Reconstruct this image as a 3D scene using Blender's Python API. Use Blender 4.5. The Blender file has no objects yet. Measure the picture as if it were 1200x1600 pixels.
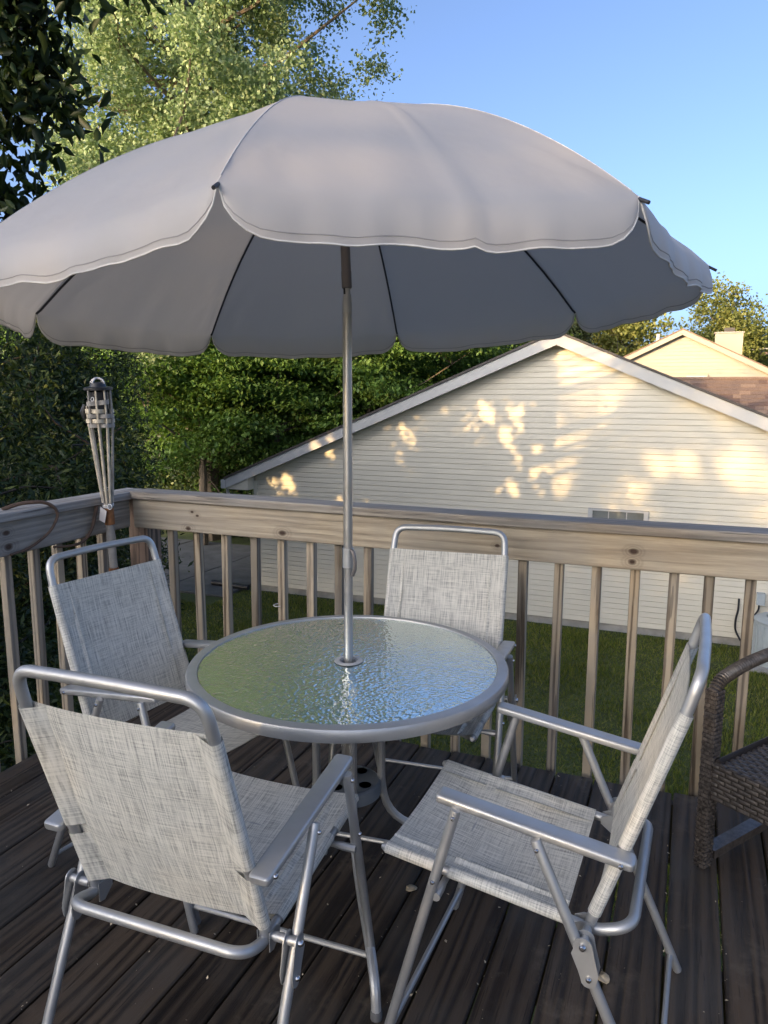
import bpy, bmesh, math, random
import numpy as np
from mathutils import Vector, Matrix

random.seed(7)
RNG = np.random.default_rng(11)
SC = bpy.context.scene
COL = SC.collection
rad = math.radians

# ------------------------------------------------------------------ camera, sky, sun, exposure
CAM_H = 1.5
cam_d = bpy.data.cameras.new('camera')
cam = bpy.data.objects.new('camera', cam_d)
COL.objects.link(cam)
PITCH, ROLL, YAW = rad(9.104), rad(0.187), rad(21.975)
fw = Vector((-math.sin(YAW) * math.cos(PITCH), math.cos(YAW) * math.cos(PITCH), -math.sin(PITCH)))
rt = Vector((math.cos(YAW), math.sin(YAW), 0))
up = rt.cross(fw)
r2 = rt * math.cos(ROLL) + up * math.sin(ROLL)
u2 = -rt * math.sin(ROLL) + up * math.cos(ROLL)
M = Matrix((r2, u2, -fw)).transposed().to_4x4()
M.translation = (0, 0, CAM_H)
cam.matrix_world = M
cam_d.sensor_fit = 'VERTICAL'
cam_d.sensor_height = 36
cam_d.sensor_width = 27
cam_d.lens = 1185 / 1600 * 36
cam_d.clip_start = 0.05
cam_d.clip_end = 2000
SC.camera = cam

SUN_EL = rad(10.0)
SUN_TRAVEL = Vector((0.45, 0.893, 0)).normalized()
world = bpy.data.worlds.new('World')
SC.world = world
world.use_nodes = True
wn = world.node_tree
bg = wn.nodes['Background']
sky = wn.nodes.new('ShaderNodeTexSky')
sky.sky_type = 'NISHITA'
sky.sun_disc = False
sky.sun_elevation = SUN_EL
sky.sun_rotation = math.atan2(-SUN_TRAVEL.x, -SUN_TRAVEL.y)
sky.air_density = 0.4
sky.dust_density = 4.2
sky.ozone_density = 1.7
wn.links.new(sky.outputs[0], bg.inputs[0])
bg.inputs[1].default_value = 0.15

sun_d = bpy.data.lights.new('sun', 'SUN')
sun_d.energy = 2.15
sun_d.angle = rad(0.55)
sun_d.color = (1.0, 0.67, 0.31)
sun = bpy.data.objects.new('sun', sun_d)
COL.objects.link(sun)
SUN_DIR = Vector((SUN_TRAVEL.x * math.cos(SUN_EL), SUN_TRAVEL.y * math.cos(SUN_EL), -math.sin(SUN_EL)))
sun.rotation_euler = SUN_DIR.to_track_quat('-Z', 'Y').to_euler()
sun.location = (-8, -16, 12)

SC.view_settings.view_transform = 'Standard'
SC.view_settings.look = 'None'
SC.view_settings.exposure = 1.95
SC.view_settings.gamma = 1
SC.view_settings.use_curve_mapping = False
SC.render.engine = 'CYCLES'
SC.cycles.max_bounces = 10
SC.cycles.transparent_max_bounces = 12
SC.cycles.use_denoising = True
SC.cycles.caustics_reflective = False
SC.cycles.caustics_refractive = False


# ------------------------------------------------------------------ node helpers
def new_mat(name):
    m = bpy.data.materials.new(name)
    m.use_nodes = True
    nt = m.node_tree
    b = nt.nodes['Principled BSDF']
    return m, nt, b


def N(nt, t, **k):
    n = nt.nodes.new(t)
    for a, v in k.items():
        if a.startswith('i_'):
            n.inputs[a[2:].replace('_', ' ')].default_value = v
        else:
            setattr(n, a, v)
    return n


def ramp(nt, stops, fac=None, interp='LINEAR'):
    n = nt.nodes.new('ShaderNodeValToRGB')
    n.color_ramp.interpolation = interp
    el = n.color_ramp.elements
    while len(el) < len(stops):
        el.new(0.5)
    for e, (p, c) in zip(el, stops):
        e.position = p
        e.color = (c[0], c[1], c[2], 1)
    if fac is not None:
        nt.links.new(fac, n.inputs[0])
    return n


def mixc(nt, a, b, fac, mode='MIX'):
    n = nt.nodes.new('ShaderNodeMix')
    n.data_type = 'RGBA'
    n.blend_type = mode
    for sock, v in ((n.inputs[0], fac), (n.inputs[6], a), (n.inputs[7], b)):
        if hasattr(v, 'is_linked') or hasattr(v, 'links'):
            nt.links.new(v, sock)
        elif isinstance(v, (int, float)):
            sock.default_value = v
        else:
            sock.default_value = (v[0], v[1], v[2], 1)
    return n.outputs[2]


def math_n(nt, op, a, b=None):
    n = nt.nodes.new('ShaderNodeMath')
    n.operation = op
    for i, v in enumerate((a, b)):
        if v is None:
            continue
        if isinstance(v, (int, float)):
            n.inputs[i].default_value = v
        else:
            nt.links.new(v, n.inputs[i])
    return n.outputs[0]


def coords(nt, kind='Object', scale=(1, 1, 1), offset_random=False):
    tc = nt.nodes.new('ShaderNodeTexCoord')
    mp = nt.nodes.new('ShaderNodeMapping')
    mp.inputs['Scale'].default_value = scale
    nt.links.new(tc.outputs[kind], mp.inputs[0])
    if offset_random:
        oi = nt.nodes.new('ShaderNodeObjectInfo')
        c = nt.nodes.new('ShaderNodeCombineXYZ')
        nt.links.new(math_n(nt, 'MULTIPLY', oi.outputs['Random'], 37.0), c.inputs[0])
        nt.links.new(math_n(nt, 'MULTIPLY', oi.outputs['Random'], 91.0), c.inputs[1])
        nt.links.new(math_n(nt, 'MULTIPLY', oi.outputs['Random'], 53.0), c.inputs[2])
        nt.links.new(c.outputs[0], mp.inputs[1])
    return mp.outputs[0]


def noise(nt, vec, scale, detail=3, rough=0.55, dist=0.0):
    n = nt.nodes.new('ShaderNodeTexNoise')
    n.inputs['Scale'].default_value = scale
    n.inputs['Detail'].default_value = detail
    n.inputs['Roughness'].default_value = rough
    n.inputs['Distortion'].default_value = dist
    if vec is not None:
        nt.links.new(vec, n.inputs['Vector'])
    return n.outputs[0]


def bump(nt, b, h, strength=0.3, dist=0.01):
    n = nt.nodes.new('ShaderNodeBump')
    n.inputs['Strength'].default_value = strength
    n.inputs['Distance'].default_value = dist
    nt.links.new(h, n.inputs['Height'])
    nt.links.new(n.outputs[0], b.inputs['Normal'])
    return n


def simple(name, col, rough=0.6, metal=0.0, var=0.12, vscale=6.0, bs=0.0, bscale=60):
    m, nt, b = new_mat(name)
    v = coords(nt, 'Object', offset_random=True)
    f = noise(nt, v, vscale, 4)
    lo = [c * (1 - var) for c in col]
    hi = [min(1, c * (1 + var)) for c in col]
    r = ramp(nt, [(0.3, lo), (0.7, hi)], f)
    nt.links.new(r.outputs[0], b.inputs['Base Color'])
    b.inputs['Roughness'].default_value = rough
    b.inputs['Metallic'].default_value = metal
    if bs:
        bump(nt, b, noise(nt, v, bscale, 4), bs, 0.004)
    return m


def wood(name, axis, lights, darks, streak=60, rough=0.75, bs=0.5, knots=(), rings=0.5, gray=None, fine=0.25, wet=0.0, var=0.25, stains=None, crack=0.6, lo=0.40, hi=0.585, spec=0.4):
    """weathered wood; the grain runs along local axis 0/1/2"""
    m, nt, b = new_mat(name)
    sc = [1.0, 1.0, 1.0]
    sc[axis] = 0.045
    v = coords(nt, 'Object', tuple(sc), True)
    warp = noise(nt, v, 7, 2)
    cx = nt.nodes.new('ShaderNodeVectorMath')
    cx.operation = 'SCALE'
    cmb = nt.nodes.new('ShaderNodeCombineXYZ')
    for i in range(3):
        nt.links.new(warp, cmb.inputs[i])
    nt.links.new(cmb.outputs[0], cx.inputs[0])
    cx.inputs[3].default_value = 0.06
    ad = nt.nodes.new('ShaderNodeVectorMath')
    ad.operation = 'ADD'
    nt.links.new(v, ad.inputs[0])
    nt.links.new(cx.outputs[0], ad.inputs[1])
    vv = ad.outputs[0]
    f1 = noise(nt, vv, streak, 5, 0.65)
    f2 = noise(nt, vv, streak * 5, 4, 0.65)
    rg = nt.nodes.new('ShaderNodeTexWave')
    rg.wave_type = 'RINGS'
    rg.rings_direction = 'XYZ'[axis]
    rg.inputs['Scale'].default_value = 14
    rg.inputs['Distortion'].default_value = 6
    rg.inputs['Detail'].default_value = 2
    rg.inputs['Detail Scale'].default_value = 1.2
    nt.links.new(vv, rg.inputs['Vector'])
    s = math_n(nt, 'MULTIPLY', f1, 0.80 - fine)
    s = math_n(nt, 'ADD', s, math_n(nt, 'MULTIPLY', f2, fine))
    s = math_n(nt, 'ADD', s, math_n(nt, 'MULTIPLY', rg.outputs[1], 0.2 * rings * 2))
    r = ramp(nt, [(lo, darks), (hi, lights)], s)
    col = r.outputs[0]
    cr = [1.0, 1.0, 1.0]
    cr[axis] = 0.03
    cn = noise(nt, coords(nt, 'Object', tuple(cr), True), streak * 1.6, 2, 0.5, 0.4)
    ck = ramp(nt, [(0.655, (0, 0, 0)), (0.685, (1, 1, 1))], cn)
    col = mixc(nt, col, [c * 0.35 for c in darks], math_n(nt, 'MULTIPLY', ck.outputs[0], crack))
    s = math_n(nt, 'SUBTRACT', s, math_n(nt, 'MULTIPLY', ck.outputs[0], 0.5 * crack))
    # per piece tone
    oi = nt.nodes.new('ShaderNodeObjectInfo')
    tone = ramp(nt, [(0.0, (1 - var,) * 3), (1.0, (1 + var * 0.6,) * 3)], oi.outputs['Random'])
    col = mixc(nt, col, tone.outputs[0], 1.0, 'MULTIPLY')
    big = coords(nt, 'Object', (1, 1, 1), True)
    if gray is not None:
        g = ramp(nt, [(0.42, (0, 0, 0)), (0.66, (1, 1, 1))], noise(nt, big, 1.9, 4, 0.6))
        col = mixc(nt, col, gray, math_n(nt, 'MULTIPLY', g.outputs[0], 0.55))
    if stains is not None:
        g = ramp(nt, [(0.57, (0, 0, 0)), (0.70, (1, 1, 1))], noise(nt, big, 5.5, 5, 0.7))
        col = mixc(nt, col, stains, math_n(nt, 'MULTIPLY', g.outputs[0], 0.45))
    if knots:
        sp = nt.nodes.new('ShaderNodeSeparateXYZ')
        nt.links.new(coords(nt, 'Object', (1, 1, 1), False), sp.inputs[0])
        best = None
        for ka, kz, kr in knots:
            da = math_n(nt, 'DIVIDE', math_n(nt, 'SUBTRACT', sp.outputs[axis], ka), kr * 1.5)
            dz = math_n(nt, 'DIVIDE', math_n(nt, 'SUBTRACT', sp.outputs[2], kz), kr)
            d_ = math_n(nt, 'SQRT', math_n(nt, 'ADD', math_n(nt, 'MULTIPLY', da, da), math_n(nt, 'MULTIPLY', dz, dz)))
            best = d_ if best is None else math_n(nt, 'MINIMUM', best, d_)
        kd = math_n(nt, 'MULTIPLY', math_n(nt, 'ADD', best, math_n(nt, 'MULTIPLY', f1, 0.9)), 0.2)
        k = ramp(nt, [(0.17, (1, 1, 1)), (0.235, (0.55, 0.55, 0.55)), (0.27, (0.05, 0.05, 0.05)), (0.33, (0.30, 0.30, 0.30)), (0.37, (0.05, 0.05, 0.05)), (0.43, (0.18, 0.18, 0.18)), (0.5, (0, 0, 0))], kd)
        col = mixc(nt, col, (0.055, 0.032, 0.02), k.outputs[0])
        s = math_n(nt, 'SUBTRACT', s, math_n(nt, 'MULTIPLY', k.outputs[0], 0.3))
    nt.links.new(col, b.inputs['Base Color'])
    rr = ramp(nt, [(0.3, (rough - 0.12 - wet,) * 3), (0.7, (rough + 0.1,) * 3)], f1)
    nt.links.new(rr.outputs[0], b.inputs['Roughness'])
    b.inputs['Specular IOR Level'].default_value = spec
    bump(nt, b, s, bs, 0.006)
    return m


def leaf_mat(name, cols, trans=0.35, rough=0.5, tcol=None, spec=0.3):
    m, nt, b = new_mat(name)
    at = nt.nodes.new('ShaderNodeAttribute')
    at.attribute_name = 'rnd'
    n = len(cols)
    r = ramp(nt, [(i / max(1, n - 1), c) for i, c in enumerate(cols)], at.outputs['Fac'])
    v = coords(nt, 'Object')
    f = noise(nt, v, 0.55, 2)
    tone = ramp(nt, [(0.3, (0.72, 0.76, 0.72)), (0.7, (1.2, 1.18, 1.05))], f)
    col = mixc(nt, r.outputs[0], tone.outputs[0], 1.0, 'MULTIPLY')
    nt.links.new(col, b.inputs['Base Color'])
    b.inputs['Roughness'].default_value = rough
    b.inputs['Specular IOR Level'].default_value = spec
    tr = nt.nodes.new('ShaderNodeBsdfTranslucent')
    tc = mixc(nt, col, tcol or (1.25, 1.3, 0.6), 1.0, 'MULTIPLY')
    nt.links.new(tc, tr.inputs[0])
    mx = nt.nodes.new('ShaderNodeMixShader')
    mx.inputs[0].default_value = trans
    nt.links.new(b.outputs[0], mx.inputs[1])
    nt.links.new(tr.outputs[0], mx.inputs[2])
    nt.links.new(mx.outputs[0], nt.nodes['Material Output'].inputs[0])
    return m


# ------------------------------------------------------------------ materials
def sling_mat():
    m, nt, b = new_mat('sling_fabric')
    tc = nt.nodes.new('ShaderNodeTexCoord')
    oi = nt.nodes.new('ShaderNodeObjectInfo')

    def mp(s):
        n = nt.nodes.new('ShaderNodeMapping')
        n.inputs['Scale'].default_value = s
        nt.links.new(tc.outputs['UV'], n.inputs[0])
        c = nt.nodes.new('ShaderNodeCombineXYZ')
        nt.links.new(math_n(nt, 'MULTIPLY', oi.outputs['Random'], 40.0), c.inputs[0])
        nt.links.new(math_n(nt, 'MULTIPLY', oi.outputs['Random'], 70.0), c.inputs[1])
        nt.links.new(c.outputs[0], n.inputs[1])
        return n.outputs[0]
    warp = noise(nt, mp((420, 13, 1)), 1, 2, 0.6)
    warp2 = noise(nt, mp((190, 6, 1)), 1, 2, 0.6)
    weft = noise(nt, mp((15, 480, 1)), 1, 2, 0.6)
    weft2 = noise(nt, mp((7, 210, 1)), 1, 2, 0.6)
    s = math_n(nt, 'ADD', math_n(nt, 'MULTIPLY', warp, 0.40), math_n(nt, 'MULTIPLY', weft, 0.30))
    s = math_n(nt, 'ADD', s, math_n(nt, 'MULTIPLY', warp2, 0.18))
    s = math_n(nt, 'ADD', s, math_n(nt, 'MULTIPLY', weft2, 0.12))
    r = ramp(nt, [(0.37, (0.25, 0.24, 0.215)), (0.455, (0.52, 0.505, 0.45)), (0.52, (0.74, 0.715, 0.635)), (0.60, (0.83, 0.80, 0.72))], s)
    nt.links.new(r.outputs[0], b.inputs['Base Color'])
    b.inputs['Roughness'].default_value = 0.62
    b.inputs['Specular IOR Level'].default_value = 0.35
    w1 = nt.nodes.new('ShaderNodeTexWave')
    w1.inputs['Scale'].default_value = 1.0
    nt.links.new(mp((130, 0, 0)), w1.inputs['Vector'])
    w2 = nt.nodes.new('ShaderNodeTexWave')
    w2.bands_direction = 'Y'
    w2.inputs['Scale'].default_value = 1.0
    nt.links.new(mp((0, 130, 0)), w2.inputs['Vector'])
    h = math_n(nt, 'ADD', math_n(nt, 'MULTIPLY', w1.outputs[1], w2.outputs[1]), s)
    bump(nt, b, h, 0.35, 0.0012)
    tr = nt.nodes.new('ShaderNodeBsdfTranslucent')
    nt.links.new(r.outputs[0], tr.inputs[0])
    mx = nt.nodes.new('ShaderNodeMixShader')
    mx.inputs[0].default_value = 0.18
    nt.links.new(b.outputs[0], mx.inputs[1])
    nt.links.new(tr.outputs[0], mx.inputs[2])
    nt.links.new(mx.outputs[0], nt.nodes['Material Output'].inputs[0])
    return m


def canopy_mat():
    m, nt, b = new_mat('canopy_fabric')
    v = coords(nt, 'Object')
    f = noise(nt, v, 3, 4)
    r = ramp(nt, [(0.3, (0.54, 0.515, 0.50)), (0.7, (0.58, 0.555, 0.54))], f)
    nt.links.new(r.outputs[0], b.inputs['Base Color'])
    b.inputs['Roughness'].default_value = 0.55
    b.inputs['Sheen Weight'].default_value = 0.15
    tr = nt.nodes.new('ShaderNodeBsdfTranslucent')
    tr.inputs[0].default_value = (0.47, 0.42, 0.37, 1)
    mx = nt.nodes.new('ShaderNodeMixShader')
    mx.inputs[0].default_value = 0.36
    nt.links.new(b.outputs[0], mx.inputs[1])
    nt.links.new(tr.outputs[0], mx.inputs[2])
    nt.links.new(mx.outputs[0], nt.nodes['Material Output'].inputs[0])
    h = math_n(nt, 'ADD', noise(nt, v, 9, 3, 0.5), math_n(nt, 'MULTIPLY', noise(nt, v, 500, 1), 0.03))
    bump(nt, b, h, 0.25, 0.012)
    return m


def glass_mat():
    m, nt, b = new_mat('rain_glass')
    b.inputs['Base Color'].default_value = (0.72, 0.86, 0.80, 1)
    b.inputs['Transmission Weight'].default_value = 1.0
    b.inputs['IOR'].default_value = 1.45
    b.inputs['Roughness'].default_value = 0.22
    b.inputs['Coat Weight'].default_value = 1.0
    b.inputs['Coat IOR'].default_value = 2.0
    b.inputs['Coat Roughness'].default_value = 0.03
    v = coords(nt, 'Object')
    n0 = noise(nt, v, 55, 2, 0.5, 0.6)
    vo = nt.nodes.new('ShaderNodeTexVoronoi')
    vo.feature = 'SMOOTH_F1'
    vo.inputs['Scale'].default_value = 92
    vo.inputs['Smoothness'].default_value = 0.7
    nt.links.new(v, vo.inputs['Vector'])
    h = math_n(nt, 'ADD', math_n(nt, 'MULTIPLY', vo.outputs['Distance'], 1.0), math_n(nt, 'MULTIPLY', n0, 0.8))
    bp = bump(nt, b, h, 0.42, 0.004)
    b.inputs['Coat Weight'].default_value = 0.0
    gl = nt.nodes.new('ShaderNodeBsdfGlossy')
    gl.inputs['Color'].default_value = (0.90, 0.98, 0.95, 1)
    gl.inputs['Roughness'].default_value = 0.04
    nt.links.new(bp.outputs[0], gl.inputs['Normal'])
    fr = nt.nodes.new('ShaderNodeFresnel')
    fr.inputs['IOR'].default_value = 3.4
    mx = nt.nodes.new('ShaderNodeMixShader')
    nt.links.new(math_n(nt, 'MINIMUM', math_n(nt, 'MULTIPLY', fr.outputs[0], 2.1), 0.93), mx.inputs[0])
    df = nt.nodes.new('ShaderNodeBsdfDiffuse')
    df.inputs['Color'].default_value = (0.42, 0.60, 0.57, 1)
    nt.links.new(bp.outputs[0], df.inputs['Normal'])
    m0 = nt.nodes.new('ShaderNodeMixShader')
    m0.inputs[0].default_value = 0.22
    nt.links.new(b.outputs[0], m0.inputs[1])
    nt.links.new(df.outputs[0], m0.inputs[2])
    nt.links.new(m0.outputs[0], mx.inputs[1])
    nt.links.new(gl.outputs[0], mx.inputs[2])
    nt.links.new(mx.outputs[0], nt.nodes['Material Output'].inputs[0])
    return m


def metal_mat(name, col, rough, metal=0.85, var=0.06):
    m, nt, b = new_mat(name)
    v = coords(nt, 'Object', offset_random=True)
    f = noise(nt, v, 14, 4, 0.6)
    r = ramp(nt, [(0.3, [c * (1 - var) for c in col]), (0.7, [c * (1 + var) for c in col])], f)
    nt.links.new(r.outputs[0], b.inputs['Base Color'])
    b.inputs['Metallic'].default_value = metal
    rr = ramp(nt, [(0.3, (rough - 0.05,) * 3), (0.75, (rough + 0.1,) * 3)], noise(nt, v, 30, 4))
    nt.links.new(rr.outputs[0], b.inputs['Roughness'])
    return m


def grass_mat():
    m, nt, b = new_mat('lawn_ground')
    v = coords(nt, 'Object')
    f = noise(nt, v, 1.2, 5, 0.65)
    f2 = noise(nt, v, 40, 3)
    s = math_n(nt, 'ADD', math_n(nt, 'MULTIPLY', f, 0.6), math_n(nt, 'MULTIPLY', f2, 0.4))
    r = ramp(nt, [(0.3, (0.03, 0.04, 0.012)), (0.55, (0.065, 0.085, 0.018)), (0.75, (0.11, 0.115, 0.04))], s)
    nt.links.new(r.outputs[0], b.inputs['Base Color'])
    b.inputs['Roughness'].default_value = 0.9
    bump(nt, b, f2, 0.6, 0.03)
    return m


KNOTS_X = [(0.353, 0.943, 0.0081), (0.381, 0.927, 0.0081), (0.328, 0.863, 0.0149), (0.827, 0.878, 0.0175), (2.30, 0.918, 0.0149), (2.297, 0.879, 0.0149), (1.79, 0.899, 0.0095)]
KNOTS_Y = [(1.161, 0.942, 0.0149), (1.168, 0.884, 0.0189), (0.2, 0.9, 0.0162)]
MAT = dict(
    sling=sling_mat(), canopy=canopy_mat(), glass=glass_mat(),
    silver=metal_mat('silver_paint', (0.44, 0.44, 0.43), 0.42, 0.65),
    chrome=metal_mat('bolt_steel', (0.62, 0.61, 0.60), 0.22, 1.0),
    pole=metal_mat('pole_steel', (0.44, 0.425, 0.40), 0.36, 0.8),
    darkpole=metal_mat('bronze_sleeve', (0.20, 0.175, 0.16), 0.42, 0.6),
    rib=metal_mat('rib_steel', (0.05, 0.05, 0.055), 0.45, 0.5),
    black=simple('black_plastic', (0.018, 0.018, 0.02), 0.45),
    base=simple('grey_plastic', (0.17, 0.19, 0.21), 0.5),
    stitch=simple('hem_thread', (0.30, 0.285, 0.275), 0.8),
    seam=simple('seam_thread', (0.50, 0.49, 0.49), 0.7),
    trim=simple('pale_binding', (0.58, 0.56, 0.53), 0.7),
    deck=wood('deck_wood', 1, (0.105, 0.073, 0.047), (0.024, 0.0165, 0.011), 105, 0.70, 1.0, (), 0.8, gray=(0.085, 0.078, 0.068), wet=0.06, var=0.45, stains=(0.17, 0.135, 0.095), crack=0.6, spec=0.22, lo=0.35, hi=0.66),
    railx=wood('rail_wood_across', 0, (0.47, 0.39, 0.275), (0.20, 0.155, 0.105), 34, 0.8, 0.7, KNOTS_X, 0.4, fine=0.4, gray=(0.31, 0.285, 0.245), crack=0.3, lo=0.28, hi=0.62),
    raily=wood('rail_wood_along_shaded', 1, (0.37, 0.33, 0.27), (0.14, 0.12, 0.10), 34, 0.8, 0.7, KNOTS_Y, 0.4, fine=0.4, gray=(0.30, 0.29, 0.28), crack=0.3, lo=0.28, hi=0.62),  # greyer, darker copy of the far rail's wood; left-side shade put into colour
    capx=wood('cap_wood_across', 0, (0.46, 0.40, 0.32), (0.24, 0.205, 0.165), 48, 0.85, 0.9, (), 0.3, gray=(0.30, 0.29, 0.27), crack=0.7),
    capy=wood('cap_wood_along_shaded', 1, (0.42, 0.38, 0.33), (0.22, 0.195, 0.17), 48, 0.85, 0.9, (), 0.3, gray=(0.30, 0.29, 0.27), crack=0.7),  # cap tones greyed likewise to hold the left rail's shade
    baluster=wood('baluster_wood', 2, (0.43, 0.345, 0.235), (0.13, 0.095, 0.06), 52, 0.8, 0.6, (), 0.9, gray=(0.27, 0.25, 0.22), var=0.5),
    post=wood('post_wood', 2, (0.20, 0.135, 0.095), (0.06, 0.04, 0.028), 60, 0.8, 0.6, (), 0.9),
    joist=simple('joist_wood', (0.09, 0.07, 0.05), 0.8),
    lawn=grass_mat(),
    blade=leaf_mat('grass_blade', [(0.07, 0.095, 0.014), (0.12, 0.155, 0.024), (0.18, 0.20, 0.035), (0.22, 0.20, 0.07)], 0.25),
    siding=simple('vinyl_siding', (0.59, 0.55, 0.445), 0.5, var=0.05, vscale=1.2),
    farsiding=simple('tan_siding', (0.33, 0.295, 0.225), 0.55, var=0.05, vscale=1.2),
    white=simple('white_trim', (0.44, 0.435, 0.415), 0.5, var=0.06, vscale=2),
    soffit=simple('soffit_vinyl', (0.42, 0.41, 0.39), 0.6),
    drip=simple('brown_drip_edge', (0.045, 0.038, 0.034), 0.6),
    concrete=simple('concrete', (0.30, 0.285, 0.255), 0.9, var=0.2, vscale=5, bs=0.3),
    patio=simple('patio_concrete', (0.10, 0.10, 0.098), 0.85, var=0.25, vscale=3, bs=0.3),
    pane=simple('window_pane', (0.16, 0.17, 0.16), 0.12, var=0.3, vscale=2),
    shingle=simple('asphalt_shingle', (0.20, 0.135, 0.10), 0.95, var=0.22, vscale=40, bs=0.4, bscale=200),
    shingle2=simple('asphalt_shingle_light', (0.27, 0.185, 0.13), 0.95, var=0.22, vscale=40, bs=0.4, bscale=200),
    shingle3=simple('asphalt_shingle_dark', (0.14, 0.09, 0.07), 0.95, var=0.22, vscale=40, bs=0.4, bscale=200),
    acgrey=simple('condenser_grey', (0.33, 0.37, 0.38), 0.5, var=0.05),
    acdark=simple('condenser_grille', (0.10, 0.11, 0.115), 0.6),
    bark=simple('bark', (0.13, 0.10, 0.07), 0.9, var=0.3, vscale=8, bs=0.6),
    barkdark=simple('bark_dark', (0.045, 0.036, 0.028), 0.9, var=0.3, vscale=8, bs=0.6),
    wicker=simple('brown_wicker', (0.066, 0.056, 0.048), 0.34, var=0.55, vscale=55),
    wickerdark=simple('wicker_core', (0.018, 0.014, 0.012), 0.6),
    bamboo=simple('bamboo', (0.56, 0.48, 0.35), 0.55, var=0.3, vscale=25),
    bamboogrey=simple('grey_bamboo', (0.30, 0.275, 0.24), 0.6, var=0.3, vscale=18),
    rust=simple('rust', (0.22, 0.09, 0.03), 0.8, var=0.4, vscale=30),
    wire=simple('pale_wire', (0.55, 0.54, 0.52), 0.4),
    tag=simple('paper_tag', (0.62, 0.57, 0.52), 0.8),
    vine=simple('dry_vine', (0.11, 0.065, 0.04), 0.7, var=0.35, vscale=20, bs=0.4),
    dryleaf=simple('dry_leaf', (0.50, 0.40, 0.26), 0.8, var=0.3, vscale=60),
    rubber=simple('rubber', (0.10, 0.10, 0.10), 0.7),
    poplar=leaf_mat('poplar_leaf', [(0.17, 0.24, 0.11), (0.25, 0.33, 0.17), (0.39, 0.45, 0.28), (0.20, 0.28, 0.12)], 0.4, tcol=(1.05, 1.12, 0.85)),
    maple=leaf_mat('maple_leaf', [(0.075, 0.145, 0.035), (0.11, 0.19, 0.045), (0.16, 0.25, 0.06)], 0.35),
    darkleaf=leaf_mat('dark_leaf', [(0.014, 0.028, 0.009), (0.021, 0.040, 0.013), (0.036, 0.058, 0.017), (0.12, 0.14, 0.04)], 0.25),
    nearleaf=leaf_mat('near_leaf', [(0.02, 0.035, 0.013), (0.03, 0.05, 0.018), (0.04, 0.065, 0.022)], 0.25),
    yellowleaf=leaf_mat('yellow_green_leaf', [(0.15, 0.18, 0.05), (0.20, 0.22, 0.07), (0.26, 0.26, 0.09)], 0.35),
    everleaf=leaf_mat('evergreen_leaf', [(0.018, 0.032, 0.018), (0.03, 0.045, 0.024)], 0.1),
)


# ------------------------------------------------------------------ object helpers
def tag(o, label=None, cat=None, group=None, kind=None):
    if label:
        o['label'] = label
    if cat:
        o['category'] = cat
    if group:
        o['group'] = group
    if kind:
        o['kind'] = kind
    return o


def root(name, label=None, cat=None, loc=(0, 0, 0), rz=0.0, group=None, kind=None):
    o = bpy.data.objects.new(name, None)
    o.empty_display_size = 0.1
    COL.objects.link(o)
    o.location = loc
    o.rotation_euler = (0, 0, rz)
    return tag(o, label, cat, group, kind)


def top_of(o):
    while o.parent:
        o = o.parent
    return o


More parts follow.
